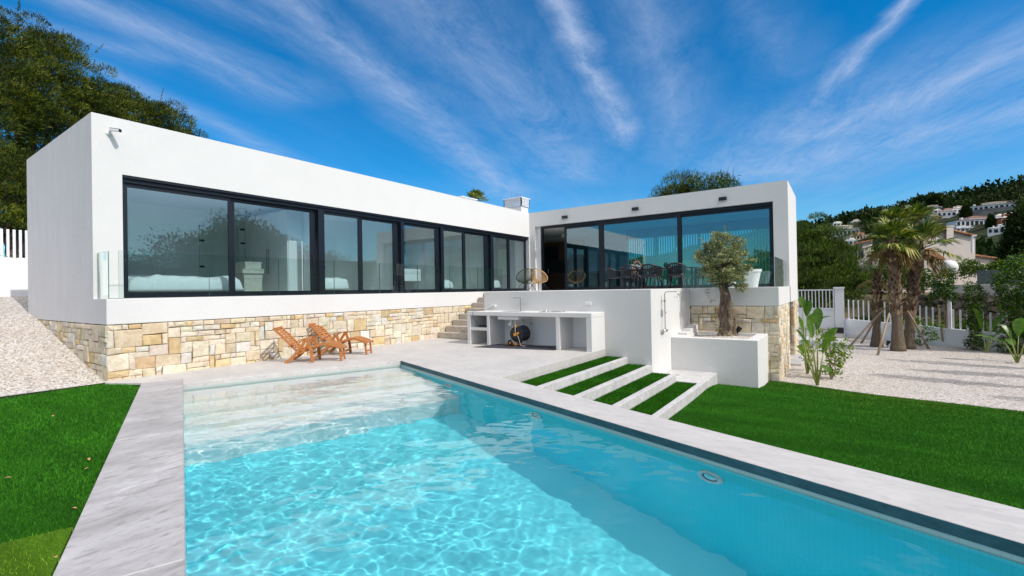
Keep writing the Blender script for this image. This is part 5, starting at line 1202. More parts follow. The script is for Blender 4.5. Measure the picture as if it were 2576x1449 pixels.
# ------------------------------------------------------------------ banana-like plants with paddle leaves
def paddle(V, F, base, d, L_, W_, rn, bend=.5, stalk=.5, torn=False):
    d = Vector(d).normalized(); z_ = Vector((0, 0, 1)); s = d.cross(z_); s = s.normalized() if s.length > .1 else Vector((rn.uniform(-1, 1), rn.uniform(-1, 1), 0)).normalized(); n = 12
    pts = []; p = Vector(base); dd = d.copy()
    for i in range(n+1):
        pts.append(p.copy()); dd = (dd-z_*bend*.09*(i/n)*2).normalized(); p = p+dd*(L_/n)
    cup = rn.uniform(.15, .45)
    for sg in (-1, 1):
        for i in range(n):
            def w_(f): return W_*math.sin(min(1, f*1.25+.12)*PI*.5)*(1-max(0, (f-.55)/.45)**2.2)**.5 if f < 1 else 0
            f0, f1 = i/n, (i+1)/n; gap = (.18 if torn and rn.random() < .5 else 0)
            u = Vector((0, 0, 1)); d0 = (pts[i+1]-pts[i]).normalized(); side = d0.cross(u).normalized()*sg; nn = side.cross(d0)*sg*-1
            if nn.z < 0: nn = -nn
            a, b = pts[i], pts[i+1]; w0, w1 = w_(f0), w_(f1)
            o0 = side*w0+nn*w0*cup+Vector((0, 0, -.10*w0)); o1 = side*w1+nn*w1*cup+Vector((0, 0, -.10*w1))
            k = len(V); V.extend([tuple(a), tuple(a.lerp(b, 1-gap*.2)), tuple(a.lerp(b, 1-gap)+o1), tuple(a+o0)]); F.append((k, k+1, k+2, k+3))
    return pts
def banana(lab, base, leaves_, seed, scale=1.0):
    t = thing('banana_plant', lab, 'plant', base, 'broad-leaved plants in the gravel'); rn = random.Random(seed); V, F = [], []; st_ = MB(); b = Vector(base)
    for (az, el, stalk, L_, W_) in leaves_:
        d = Vector((math.cos(az)*math.cos(el), math.sin(az)*math.cos(el), math.sin(el))); p1 = b+Vector((d.x*.45, d.y*.45, 1)).normalized()*stalk*scale
        st_.tube([b+Vector((0, 0, -.03)), b.lerp(p1, .5), p1], [.028*scale, .020*scale, .011*scale], 7)
        V, F = [], []; pts = paddle(V, F, p1, d, L_*scale, W_*scale*1.15, rn, rn.uniform(.2, .7), torn=rn.random() < .45); npmesh('leaf', np.array(V), np.array(F), 'banana', t); st_.tube(pts[:-1], [.010*scale*(1-i/13) for i in range(len(pts)-1)], 5)
    st_.build('stem', simple('banana_stem', (.22, .27, .05), .5) if 'bst' not in M else M['bst'], t, True); return t
M['bst'] = simple('banana_stem', (.20, .24, .05), .5)
R_ = math.radians
banana('young banana plant nearest the lawn beside the sandstone corner', (-.56, 16.05, -1.22), [(R_(40), R_(62), .95, .85, .17), (R_(150), R_(78), 1.35, .55, .14), (R_(80), R_(80), 1.6, .65, .12), (R_(200), R_(40), .85, .35, .09), (R_(-60), R_(-20), .7, .35, .09), (R_(170), R_(60), 1.2, .5, .12)], 1)
banana('young banana plant with tattered leaves behind the nearest one', (-.90, 18.0, -1.22), [(R_(160), R_(80), 1.3, .6, .12), (R_(60), R_(72), 1.5, .5, .13), (R_(0), R_(50), 1.1, .6, .15), (R_(-120), R_(55), .7, .4, .1), (R_(100), R_(40), .9, .4, .1)], 2)
banana('banana plant close to the far end of the sandstone wall', (-1.30, 24.6, -1.22), [(R_(60), R_(75), 1.5, .75, .18), (R_(20), R_(30), 1.4, .6, .17), (R_(120), R_(80), 1.9, .5, .14)], 3)
banana('banana plant in front of the fence beside the clipped leafy column', (4.86, 26.7, -1.22), [(R_(150), R_(75), .95, .95, .22), (R_(20), R_(60), 1.0, .75, .17), (R_(10), R_(35), .75, .55, .13), (R_(60), R_(20), .6, .5, .1)], 4)
banana('banana plant at the right edge of the gravel, leaves spread low', (5.13, 23.9, -1.22), [(R_(170), R_(25), .75, .85, .13), (R_(140), R_(65), .85, .6, .15), (R_(60), R_(70), .95, .7, .16), (R_(10), R_(50), .8, .6, .14), (R_(-40), R_(30), .5, .5, .12), (R_(100), R_(40), .6, .5, .12)], 5)
def bush(lab, base, blobs, seed, m='shrub', dens=60, ln=.11, w=.026, cat='shrub', name='shrub', stem=True, group=None, per=5, trunk_r=.02, depth=.45, up=.1):
    t = thing(name, lab, cat, base, group); r = np.random.default_rng(seed); rn = random.Random(seed); B = [(base[0]+b[0], base[1]+b[1], base[2]+b[2], *b[3:]) for b in blobs]
    V, F = broad(B, dens, r, per, ln, w, up, depth, .05); npmesh('foliage', V, F, m, t)
    if stem: mb = MB(); limbs(mb, (base[0], base[1], base[2]-.05), [Vector(b[:3]) for b in B], trunk_r, .006, rn, .1); mb.build('stem', 'pole', t, True)
    return t
bush('leafy yellow-green shrub behind the nearest banana plant', (-.25, 17.3, -1.22), [(0, 0, .35, .25, .25, .2), (.1, .1, .7, .3, .3, .25), (.0, 0, 1.05, .32, .3, .28), (-.15, 0, 1.3, .22, .22, .2), (.25, 0, .95, .2, .2, .25)], 41, dens=45, up=-.4)
bush('small drooping shrub at the foot of the stone corner', (-.95, 18.6, -1.22), [(0, 0, .75, .16, .16, .2), (.1, 0, .5, .12, .12, .15)], 42, dens=70, up=-.5)
bush('thin climbing shrub against the fence right of the palms', (3.0, 28.4, -1.22), [(-.3, 0, .35, .3, .25, .22), (.1, 0, .8, .3, .2, .2), (.35, 0, .5, .25, .2, .2), (-.1, 0, 1.2, .2, .2, .15), (-.75, 0, .9, .2, .2, .3), (.6, 0, .9, .2, .15, .12), (-.8, 0, 1.5, .15, .15, .2)], 43, dens=28, up=-.6, ln=.14, w=.035)
bush('clipped leafy column standing in front of the fence', (4.68, 27.5, -1.22), [(0, 0, .3, .30, .30, .28), (0, 0, .8, .18, .18, .35), (-.05, 0, 1.3, .28, .28, .40), (0, 0, 1.9, .31, .3, .45), (.0, 0, 2.4, .29, .29, .38), (-.05, 0, 2.7, .2, .2, .22)], 44, 'ficus', 110, .085, .026, 'column tree', 'column_tree', group='clipped evergreens by the fence', trunk_r=.05)
bush('large dense clipped evergreen cut by the right edge of the picture', (6.15, 27.3, -1.22), [(-.25, -.3, .35, .65, .5, .4), (.1, 0, 1.0, .8, .6, .6), (0, 0, 1.9, .85, .7, .7), (-.2, 0, 2.8, .9, .8, .7), (.2, 0, 3.5, .85, .8, .6), (.9, 0, 3.0, .9, .8, .8), (.9, 0, 1.8, .9, .8, .9)], 45, 'ficus', 85, .09, .028, 'column tree', 'column_tree', group='clipped evergreens by the fence', trunk_r=.06)
bush('round-headed evergreen on a slender staked stem before the fence', (3.98, 29.0, -1.22), [(0, 0, 2.6, .36, .36, .35), (-.05, 0, 3.0, .36, .36, .35), (.15, 0, 2.25, .28, .28, .22), (.05, 0, 3.3, .26, .26, .2), (-.35, 0, 2.3, .2, .2, .14)], 46, 'ficus', 100, .09, .028, 'standard tree', 'evergreen_tree', group='clipped evergreens by the fence', trunk_r=.035)
o = MB().tube([(3.86, 28.9, -1.25), (3.72, 28.9, .65)], [.035, .03], 8).build('bamboo_cane', simple('bamboo', (.42, .30, .14), .5), None, True); tag(o, 'short bamboo cane tied beside the slender staked evergreen', 'cane')
# ------------------------------------------------------------------ ground sheets
def sheet(name, xs, ys, fz, m, kind='structure', inside=None):
    X, Y = np.meshgrid(xs, ys, indexing='ij'); Z = fz(X, Y); i = np.arange(X.size).reshape(X.shape)
    F = np.stack([i[:-1, :-1], i[1:, :-1], i[1:, 1:], i[:-1, 1:]], -1).reshape(-1, 4); V = np.stack([X, Y, Z], -1).reshape(-1, 3)
    if inside is not None:
        c = V[F].mean(1); F = F[inside(c[:, 0], c[:, 1])]
        u = np.unique(F); mp_ = -np.ones(len(V), int); mp_[u] = np.arange(len(u)); V = V[u]; F = mp_[F]
    o = npmesh(name, V, F, m, None, True); o['kind'] = kind; return o
def pqgrid(name, ps, qs, fz, m, kind='structure'):
    P, Q = np.meshgrid(ps, qs, indexing='ij'); X = -P*cP+Q*sP; Y = P*sP+Q*cP; Z = fz(X, Y, P, Q); i = np.arange(X.size).reshape(X.shape)
    F = np.stack([i[:-1, :-1], i[:-1, 1:], i[1:, 1:], i[1:, :-1]], -1).reshape(-1, 4); o = npmesh(name, np.stack([X, Y, Z], -1).reshape(-1, 3), F, m, None, True); o['kind'] = kind; return o
sst = lambda t: np.clip(t, 0, 1)**2*(3-2*np.clip(t, 0, 1))
M['earth'] = simple('dry_earth', (.16, .13, .075), .95, 0, .1, .5, .4, .6, 9)
M['asphalt'] = simple('asphalt', (.07, .07, .075), .9, 0, .2, .25, 3, .3, 80)
QE = 14.56
def zlawn(X, Y): return -.93-.27*sst((Y-12.3)/3.6)-.012*np.sin(X*1.7)*np.sin(Y*1.3)
def zlawnL(X, Y): return -.045+.012*np.sin(X*1.3+1)*np.sin(Y*1.6)
pqgrid('lawn', np.linspace(-16, 9, 60), np.linspace(Q1+CW, QE, 40), lambda X, Y, P, Q: zlawn(X, Y), 'turf')
sheet('gravel', np.linspace(-24.5, -11.80, 70), np.linspace(-16, 3.2, 60), lambda X, Y: np.interp(-X, [11.8, 12.2, 17.5, 21.5, 24.5], [-.03, .02, 1.14, 1.72, 1.85])+.012*np.sin(X*9)*np.sin(Y*8), 'gravel')
sheet('gravel', np.linspace(-24.5, -18.38, 20), np.linspace(3.2, 30, 30), lambda X, Y: np.interp(-X, [17.5, 21.5, 24.5], [1.14, 1.72, 1.85])+.0*Y, 'gravel')
# left lawn: from the gravel to the coping
xs = np.linspace(-11.79, 14, 130); ys = np.linspace(-16, 3.6, 100)
XX, YY = np.meshgrid(xs, ys, indexing='ij')
V = np.stack([XX, YY, zlawnL(XX, YY)], -1).reshape(-1, 3); q_ = V[:, 0]*sP+V[:, 1]*cP; p_ = -V[:, 0]*cP+V[:, 1]*sP
over = np.maximum(0, q_+CW-.02); V[:, 0] -= over*sP; V[:, 1] -= over*cP        # squeeze the sheet up to the coping line
i = np.arange(XX.size).reshape(XX.shape); F = np.stack([i[:-1, :-1], i[1:, :-1], i[1:, 1:], i[:-1, 1:]], -1).reshape(-1, 4)
a_ = V[F]; ar = np.linalg.norm(np.cross(a_[:, 2]-a_[:, 0], a_[:, 3]-a_[:, 1]), axis=1); F = F[ar > 1e-5]
npmesh('lawn', V, F, 'turf', None, True)['kind'] = 'structure'
# two turf rolls laid with the pile the other way
def roll(name, poly, fz):
    o = MB().prism(poly, lambda x, y: float(fz(x, y))-.02, lambda x, y: float(fz(x, y))+.004).build(name, 'turf2'); o['kind'] = 'structure'; return o
# step turf
for k, (x0, x1, z) in enumerate(gx):
    yb = 12.16 if k < 3 else 12.155
    if k == 0: yb = 12.16
    MB().prism([(x0, ycop(x0)), (x1, ycop(x1)), (x1, yb), (x0, yb)], -1.3, z-.015).build('lawn', 'turf', kind='structure')
# gravel on the right, driveway, road, wild ground
def zr(X, Y, P, Q): return -1.215+.014*np.sin(X*7+Y*3)*np.sin(Y*6)+.0*P
pqgrid('gravel', np.linspace(-30, 16, 160), np.linspace(QE+.0, 34, 90), zr, 'gravel')
MB().prism([tuple(pq(p, q)[:2]) for p, q in ((16, QE), (16, QE-.03), (-30, QE-.03), (-30, QE))][::-1], -1.5, -1.19).build('lawn_edging', 'steel', kind='structure')
struct(MB().prism([(-11.79, -16), (-11.76, -16), (-11.76, 3.0), (-11.79, 3.0)], -.3, -.005).build('lawn_edging', 'steel'))
struct(MB().prism([(-9, 24.2), (-.6, 24.2), (.35, 31.2), (-9, 31.2)], -1.5, -1.18).build('driveway', 'kerb'))
g_ = sheet('ground', np.linspace(-1600, 1600, 40), np.linspace(-1600, 1600, 40), lambda X, Y: -2.75+0*X, 'earth')
# ------------------------------------------------------------------ turf pile
def blades(name, P, h, wd_, m, seed, lean=.5, dirn=None):
    r = np.random.default_rng(seed); k = len(P); a = r.random(k)*6.283; s = np.stack([np.cos(a), np.sin(a), 0*a], -1)*wd_[:, None]
    t = P+np.stack([r.normal(0, lean, k), r.normal(0, lean, k), np.ones(k)], -1)*h[:, None]*(.6+.7*r.random(k))[:, None]
    if dirn is not None: t += np.array(dirn)*h[:, None]
    V = np.stack([P-s, P+s, t], 1).reshape(-1, 3); o = npmesh(name, V, np.arange(k*3).reshape(-1, 3), m); o['kind'] = 'stuff'; return o
def scatter(n, ok, x0, x1, y0, y1, seed, d0):
    """more, finer blades close to the place people look from, fewer and broader ones further off"""
    r = np.random.default_rng(seed); X = r.uniform(x0, x1, n); Y = r.uniform(y0, y1, n); k = ok(X, Y); X, Y = X[k], Y[k]
    d = np.hypot(X, Y); keep = r.random(len(X)) < np.clip((d0/np.maximum(d, .5))**1.5, .05, 1); return X[keep], Y[keep], np.clip(d[keep]/d0, 1, 4)
def lab(o, l, c): return o
qq = lambda X, Y: X*sP+Y*cP
pp = lambda X, Y: -X*cP+Y*sP
# on the left: the nearer roll lies with its pile towards the camera
seamL = lambda X, Y: X > -4.98+.36*Y
roll('lawn', [(-7.14, -6), (2.59, -6), (2.59, -1.66), (-4.62, .985)], lambda x, y: zlawnL(x, y)+.012)
X, Y, s = scatter(420000, lambda X, Y: (qq(X, Y) < -CW-.004) & ~seamL(X, Y), -11.8, -3.0, -3.5, 3.2, 1, 5.0)
blades('grass', np.stack([X, Y, zlawnL(X, Y)-.004], -1), .026*s**.35, .0022*s, 'blade', 2, .55, (-.35, .15, 0))
X, Y, s = scatter(200000, lambda X, Y: (qq(X, Y) < -CW-.004) & seamL(X, Y), -7.0, 1.5, -4.5, 1.2, 3, 5.0)
blades('grass', np.stack([X, Y, zlawnL(X, Y)+.010], -1), .026*s**.35, .0022*s, 'blade2', 4, .55, (.45, -.15, 0))
r_l = np.random.default_rng(8)
X, Y, s = scatter(900000, lambda X, Y: (qq(X, Y) > Q1+CW+.004) & (qq(X, Y) < QE-.03) & ~((X < -2.8) & (Y < 14)) & ~((X < -1.79) & (Y > 13.87)) & ~((X < -1.45) & (Y > 16.0)), -2.9, 9, 4, 16.4, 5, 7.5)
sm = r_l.random(len(X)) < np.clip((qq(X, Y)-11.6+.5*np.sin(X*1.7)+.3*np.sin(X*4.1+Y))/2.6, 0, 1)*np.clip((7.5-X)/5, .25, 1)
for f_, mm, dd, nm in ((~sm, 'blade', (.2, .4, 0), 6), (sm, 'blade3', (.25, -.35, 0), 7)):
    blades('grass', np.stack([X[f_], Y[f_], zlawn(X[f_], Y[f_])-.004], -1), .026*s[f_]**.35, .0026*s[f_], mm, nm, .55, dd)

for k, (x0, x1, z) in enumerate(gx):
    yb = 12.155; r = np.random.default_rng(50+k); n = 26000; X = r.uniform(x0+.004, x1-.004, n); Y = r.uniform(5.8, yb, n); ok = Y > (Q1+CW-X*sP)/cP+.01; X, Y = X[ok], Y[ok]
    blades('grass', np.stack([X, Y, np.full(len(X), z-.018)], -1), np.full(len(X), .032), np.full(len(X), .0034), 'blade', 60+k, .5, (.1, -.2, 0))
# fallen leaves lying on the lawns
lfm = simple('dry_leaf', (.50, .28, .12), .7)
spots = [((1000*.0+588, 660), 'L', 'curled dry leaf in the middle of the left lawn'), ((565, 733), 'L', 'small dry leaf below the curled one on the left lawn'), ((515, 995), 'L', 'dry forked leaf near the seam of the left lawn'), ((365, 370), 'L', 'dry leaf near the far edge of the left lawn'), ((25, 793), 'L', 'tiny dry leaf at the left edge of the picture'), ((380, 1328), 'L', 'dry leaf by the coping at the bottom of the left lawn')]
for k, ((x, y), sd_, lb) in enumerate(spots):
    p = onz(x*.48996, 1180+y*.48996, -.02); V, F = [], []
    paddle(V, F, (p.x, p.y, p.z), (math.cos(k*1.9), math.sin(k*1.9), .25), .055, .012, random.Random(k), 1.5)
    o = npmesh('fallen_leaf', np.array(V), np.array(F), lfm); tag(o, lb, 'leaf', 'dry leaves on the left lawn')

# ------------------------------------------------------------------ garden fence and gate
F0 = Vector((.84, 31.14, 0)); fd = Vector((.8053, -.5929, 0)); fn = Vector((-fd.y, fd.x, 0))
def onfence(u, z, o=0): return F0+fd*u+fn*o+Vector((0, 0, z))
gw = thing('garden_fence', 'white fence wall with a row of upright bars on top, behind the palms', 'fence', tuple(onfence(0, -1.2)))
def seg(u0, u1, za, zb, z0, t=.2, o0=0.): 
    P = [onfence(u0, 0, -o0), onfence(u1, 0, -o0), onfence(u1, 0, t), onfence(u0, 0, t)]
    return MB().add([(p.x, p.y, z0) for p in P]+[(P[0].x, P[0].y, za), (P[1].x, P[1].y, zb), (P[2].x, P[2].y, zb), (P[3].x, P[3].y, za)], [(0,3,2,1),(4,5,6,7),(0,1,5,4),(1,2,6,5),(2,3,7,6),(3,0,4,7)])
seg(-.78, 9.5, -.215, -.66, -2.0).build('fence_wall', 'fence', gw)
seg(-.78, 4.55, -.97, -1.03, -2.0, .2, .07).build('plinth', 'fence', gw)
u = -.62; k = 0
while u < 9.4:
    zb = -.222-.0433*(u+.78); zt = .85-.078*(u+.62)+.02*math.sin(u)
    if abs(u-3.93) > .12:
        a = onfence(u, zb, .1); MB().box(a.x-.03, a.x+.03, a.y-.03, a.y+.03, zb, zt).build('fence_bar', 'fence', gw)
    u += .262
a = onfence(3.95, 0, .1); MB().box(a.x-.055, a.x+.055, a.y-.055, a.y+.055, -.45, .92).build('fence_post', 'fence', gw, bevel=.005)
gp = thing('gate_post', 'thick white gate post where the gate meets the barred fence', 'gate post', (0, 31, -1.2))
MB().box(-.22, .20, 31.0, 31.45, -1.6, 1.44).build('post_body', 'fence', gp, bevel=.01); MB().box(-.27, .24, 30.95, 31.5, 1.441, 1.53).build('post_cap', 'fence', gp, bevel=.008)
gt = thing('entrance_gate', 'white sliding entrance gate, solid below and barred above', 'gate', (-3, 31.1, -1))
MB().box(-6.5, -.24, 31.08, 31.13, -1.05, .34).build('gate_panel', 'fence', gt); gf = MB().box(-6.5, -.24, 31.05, 31.16, 1.36, 1.42).box(-6.5, -.24, 31.05, 31.16, .341, .40).box(-6.5, -.24, 31.05, 31.16, -1.10, -1.05).box(-.30, -.24, 31.06, 31.15, .40, 1.36)
for x in (-1.1, -2.6, -4.1): gf.box(x-.006, x+.006, 31.068, 31.079, -1.05, .34)
gf.build('gate_frame', 'fence', gt)
x = -.44
while x > -3.4: MB().box(x-.022, x+.022, 31.08, 31.13, .40, 1.36).build('gate_bar', 'fence', gt); x -= .163
MB().box(-6.5, .0, 30.98, 31.04, -.80, -.77).build('rail', 'black', gt)
gm = thing('gate_motor', 'black and grey gate motor box standing beside the gate post', 'gate motor', (.0, 30.6, -1.2))
MB().box(-.22, .16, 30.45, 30.75, -1.16, -.98).box(-.2, .14, 30.47, 30.73, -.98, -.93).build('motor_base', 'steel', gm, bevel=.01); MB().box(-.2, .16, 30.47, 30.73, -.929, -.62).build('motor_cover', 'black', gm, bevel=.03)
s = spot((1.72, 26.9, -1.17), .5, 'black spotlight on a spike between the palm trunks')
# ------------------------------------------------------------------ wall with bars on the left
lw = thing('boundary_wall', 'white boundary wall with white posts on top at the far left', 'wall', (-22, 2, 1.7))
MB().box(-22.2, -22.0, -6, 24, 1.0, 3.0).build('wall_body', 'fence', lw)
y = -.2
while y < 8: MB().box(-22.13, -22.06, y-.032, y+.032, 3.001, 3.92).build('bar', 'fence', lw, bevel=.004); y += .142
V, F = [], []; p = onx(4, 830, -20.5); rn = random.Random(4)
for k in range(6): paddle(V, F, (p.x, p.y-.35+.0*k, p.z-.35), (math.cos(k*1.1+.6), math.sin(k*1.1+.6)*1.0, .75), .8, .06, rn, 1.2)
ag = thing('agave', 'yellow-green strap-leaved plant just entering the picture at the left edge', 'plant', (p.x, p.y-.35, 1.6)); npmesh('leaf', np.array(V), np.array(F), 'shrub', ag)
MB().tube([(p.x, p.y-.35, 1.55), (p.x, p.y-.35, p.z-.3)], .05, 8).build('stem', 'pole', ag, True)
# ------------------------------------------------------------------ beyond the fence: verge, bank, walls
def fz(u, v, z): p = onfence(u, z, v); return (p.x, p.y, p.z)
us = np.linspace(-30, 60, 70); vs_ = np.linspace(.3, 30, 50)
U, V_ = np.meshgrid(us, vs_, indexing='ij'); prof_v = [.3, 2, 6.5, 9, 12.6, 13.6, 15, 30]; prof_z = [-1.9, -1.95, -1.95, -1.6, -.9, .60, .72, 1.0]
Z = np.interp(V_, prof_v, prof_z)+.10*np.sin(U*1.7)*np.sin(V_*2.1)*(V_ > 8)
X = F0.x+fd.x*U+fn.x*V_; Y = F0.y+fd.y*U+fn.y*V_; i = np.arange(U.size).reshape(U.shape)
Fv = np.stack([i[:-1, :-1], i[1:, :-1], i[1:, 1:], i[:-1, 1:]], -1).reshape(-1, 4)
vg = npmesh('verge', np.stack([X, Y, Z], -1).reshape(-1, 3), Fv, 'earth', None, True); struct(vg)
rd = MB(); P = [fz(u, v, -1.9) for u, v in ((-30, 2.2), (60, 2.2), (60, 6.3), (-30, 6.3))]; rd.add(P, [(0, 1, 2, 3)]); struct(rd.build('road', 'asphalt'))
def wallseg(name, label, u0, u1, v, z0, z1, t, m, cat, z0b=None, z1b=None):
    z0b = z0 if z0b is None else z0b; z1b = z1 if z1b is None else z1b; o = thing(name, label, cat, fz((u0+u1)/2, v, z0))
    a = [fz(u0, v, 0), fz(u1, v, 0), fz(u1, v+t, 0), fz(u0, v+t, 0)]; zz0 = (z0, z0b, z0b, z0); zz1 = (z1, z1b, z1b, z1)
    MB().add([(p[0], p[1], z) for p, z in zip(a, zz0)]+[(p[0], p[1], z) for p, z in zip(a, zz1)], [(0,3,2,1),(4,5,6,7),(0,1,5,4),(1,2,6,5),(2,3,7,6),(3,0,4,7)]).build('wall_body', m, o); return o
M['oldwall'] = stucco('aged_white_render', (.58, .55, .52), .4, .5)
M['meshfence'] = simple('grey_green_screen', (.13, .16, .15), .9, 0, .2, .5, 14, .8, 30)
wallseg('roadside_wall', 'long aged white wall across the road behind the palms', -4.5, 14, 14.0, .3, 1.52, .25, 'oldwall', 'wall', .2, 1.50)
wallseg('screen_fence', 'grey-green screen fence on top of the roadside wall', -2.0, 5.2, 14.1, 1.53, 2.45, .05, 'meshfence', 'fence')
# dry-stone bank: individual rubble blocks on the slope
rb = MB(); rn = random.Random(77)
for _ in range(620):
    u, v = rn.uniform(-5, 13), rn.uniform(11.6, 13.9); z = float(np.interp(v, prof_v, prof_z)); s = rn.uniform(.12, .34); p = Vector(fz(u, v, z+rn.uniform(-.05, .12))); n0 = len(rb.v)
    rb.box(-s, s, -s*.8, s*.8, -s*.5, s*.5); m_ = Matrix.Rotation(rn.random()*6, 3, (rn.uniform(-.4, .4), rn.uniform(-.4, .4), 1)); rb.xf(lambda q: m_ @ Vector((q.x*rn.uniform(.7, 1.1), q.y*rn.uniform(.7, 1.1), q.z*rn.uniform(.6, 1.1)))+p, n0)
o = rb.build('stone_bank', simple('rubble_stone', (.20, .165, .13), .95, 0, .1, .5, 3, .6, 12)); o['kind'] = 'stuff'
# weeds on the verge
r = np.random.default_rng(91); n = 5200; U = r.uniform(-8, 14, n); Vv = r.uniform(7.2, 14.2, n); z = np.interp(Vv, prof_v, prof_z); keep = r.random(n) < np.where(Vv > 11.5, .35, 1.); U, Vv, z = U[keep], Vv[keep], z[keep]
P = np.stack([F0.x+fd.x*U+fn.x*Vv, F0.y+fd.y*U+fn.y*Vv, z], -1); per = 14; P = np.repeat(P, per, 0)+r.normal(0, .12, (len(P)*per, 3)); P[:, 2] += .06
A = unit(r.normal(0, .5, P.shape)+[0, 0, 1]); Nn = unit(np.cross(A, r.normal(size=A.shape))); V2, F2 = leaf_mesh(P, A, Nn, .22*(.4+r.random(len(P))), .022*np.ones(len(P)))
o = npmesh('undergrowth', V2, F2, 'shrub' if False else 'pine2'); o['kind'] = 'stuff'
def hedge(label, us_, v, z0, rad, seed, m='ficus', cat='hedge', dens=26, ln=.16, w=.05, zr=None):
    B = []; rn = random.Random(seed); u = us_[0]
    while u < us_[1]:
        p = fz(u, v+rn.uniform(-.2, .2), z0+rn.uniform(-.15, .2)); B.append((*p, rad*rn.uniform(.9, 1.2), rad*rn.uniform(.9, 1.2), (zr or rad)*rn.uniform(.85, 1.15))); u += rad*1.05
    t = thing('hedge', label, cat, fz(sum(us_)/2, v, z0-rad), 'hedges across the road'); V, F = broad(B, dens, np.random.default_rng(seed), 6, ln, w, .3, .45, .10); npmesh('foliage', V, F, m, t); return t
hedge('dark leafy hedge spilling over the roadside wall on the right', (5.3, 15), 14.6, 2.2, .85, 51)
hedge('thin green hedge along the top of the grey screen fence', (-3.5, 6), 15.2, 2.6, .5, 52, 'shrub', zr=.4)
hedge('leafy bright-edged hedge between the bushy pine and the palms', (-6.8, -3.9), 12.0, 2.0, .85, 53, dens=34, ln=.14)
hedge('low ivy hedge hanging down the stone bank at the right', (7, 14), 12.4, -.1, .8, 54)
hedge('tall yellow-green hedge behind the yuccas', (7.5, 16), 19, 3.6, .95, 55, 'shrub')
# street lamp and parked car
def lamp(loc, h, label, rad=.33):
    t = thing('street_lamp', label, 'street lamp', loc, 'white globe street lamps'); x, y, z = loc
    MB().tube([(x, y, z), (x, y, z+h-.3)], [.065, .05], 12).lathe([(.11, 0), (.11, .35), (.07, .42)], (x, y, z), 14).lathe([(.05, 0), (.12, .06), (.12, .1)], (x, y, z+h-.34), 14).build('lamp_post', 'fence', t, 'auto')
    MB().ball((x, y, z+h), rad, 22, 14).build('globe', 'white', t, True); return t
p = onfence(3.66, 0, .7); lamp((p.x, p.y, -1.9), 4.28, 'white globe street lamp behind the round-headed evergreen')
def car(label, u, v, z, paint):
    c = onfence(u, z, v); t = thing('parked_car', label, 'car', tuple(c)); ang = math.atan2(fd.y, fd.x)
    def T(p): return Matrix.Rotation(ang, 3, 'Z') @ Vector(p)+c
    prof = [(-2.1, .42), (-2.15, .75), (-2.0, .95), (-1.7, 1.28), (-1.2, 1.44), (-.2, 1.46), (.45, 1.32), (1.0, .98), (1.85, .84), (2.12, .66), (2.15, .40), (2.0, .28), (-2.0, .28)]
    def loft(m, pr, w, inset=0):
        n = len(pr); b0 = []
        for y, k in ((-w, 1), (w, 1)): b0 += [(x, (y+(.16*(1 if y < 0 else -1) if z_ > 1.0 else 0)), z_) for x, z_ in pr]
        m.add([T(p) for p in b0], [tuple(range(n)), tuple(range(2*n-1, n-1, -1))]+[(i, n+i, n+(i+1) % n, (i+1) % n) for i in range(n)])
    m = MB(); loft(m, prof, .85); bo = m.build('body', paint, t, 'auto', bevel=.04)
    g = MB()
    for y in (-.765, .765):
        s = 1 if y > 0 else -1
        for q in ([(-1.75, 1.0), (-1.55, 1.26), (-.45, 1.38), (-.4, 1.0)], [(-.32, 1.0), (-.37, 1.38), (.35, 1.27), (.85, 1.0)]): g.add([T((a, y+s*(.03 if zz <= 1.0 else -.055)+s*.006, zz)) for a, zz in q], [(0, 1, 2, 3)])
    g.build('side_window', 'black', t)
    MB().add([T(p) for p in ((-1.99, -.6, 1.0), (-1.99, .6, 1.0), (-1.74, .55, 1.26), (-1.74, -.55, 1.26))], [(0, 1, 2, 3)]).build('rear_window', 'black', t)
    for y in (-.68, .68): MB().add([T(p) for p in ((-2.17, y-.14, .72), (-2.17, y+.14, .72), (-2.06, y+.14, .95), (-2.06, y-.14, .95), (-1.95, y-.19 if y < 0 else y+.19, .92), (-2.02, y-.19 if y < 0 else y+.19, .72))], [(0, 1, 2, 3), (0, 3, 4, 5) if y < 0 else (1, 5, 4, 2)]).build('tail_light', simple('red_lens', (.45, .01, .01), .3), t)
    for x in (-1.35, 1.35):
        for y in (-.86, .70):
            w_ = MB(); w_.lathe([(.12, 0), (.31, 0), (.33, .03), (.33, .13), (.31, .16), (.12, .16)], (0, 0, 0), 24, ax='y'); w_.v = [tuple(T((p_[0]+x, p_[1]+y, p_[2]+.33))) for p_ in w_.v]; wh = w_.build('wheel', 'black', t, 'auto')
            h_ = MB(); h_.lathe([(.001, -.004), (.16, -.004), (.19, .02), (.19, .14), (.001, .164)], (0, 0, 0), 12, ax='y'); h_.v = [tuple(T((p_[0]+x, p_[1]+y, p_[2]+.33))) for p_ in h_.v]; h_.build('rim', 'steel', wh, 'auto')
    return t
car('dark blue car with red tail lights parked behind the fence bars', 2.0, 1.75, -1.95, simple('dark_blue_paint', (.008, .018, .06), .25, 0, .7, .02))
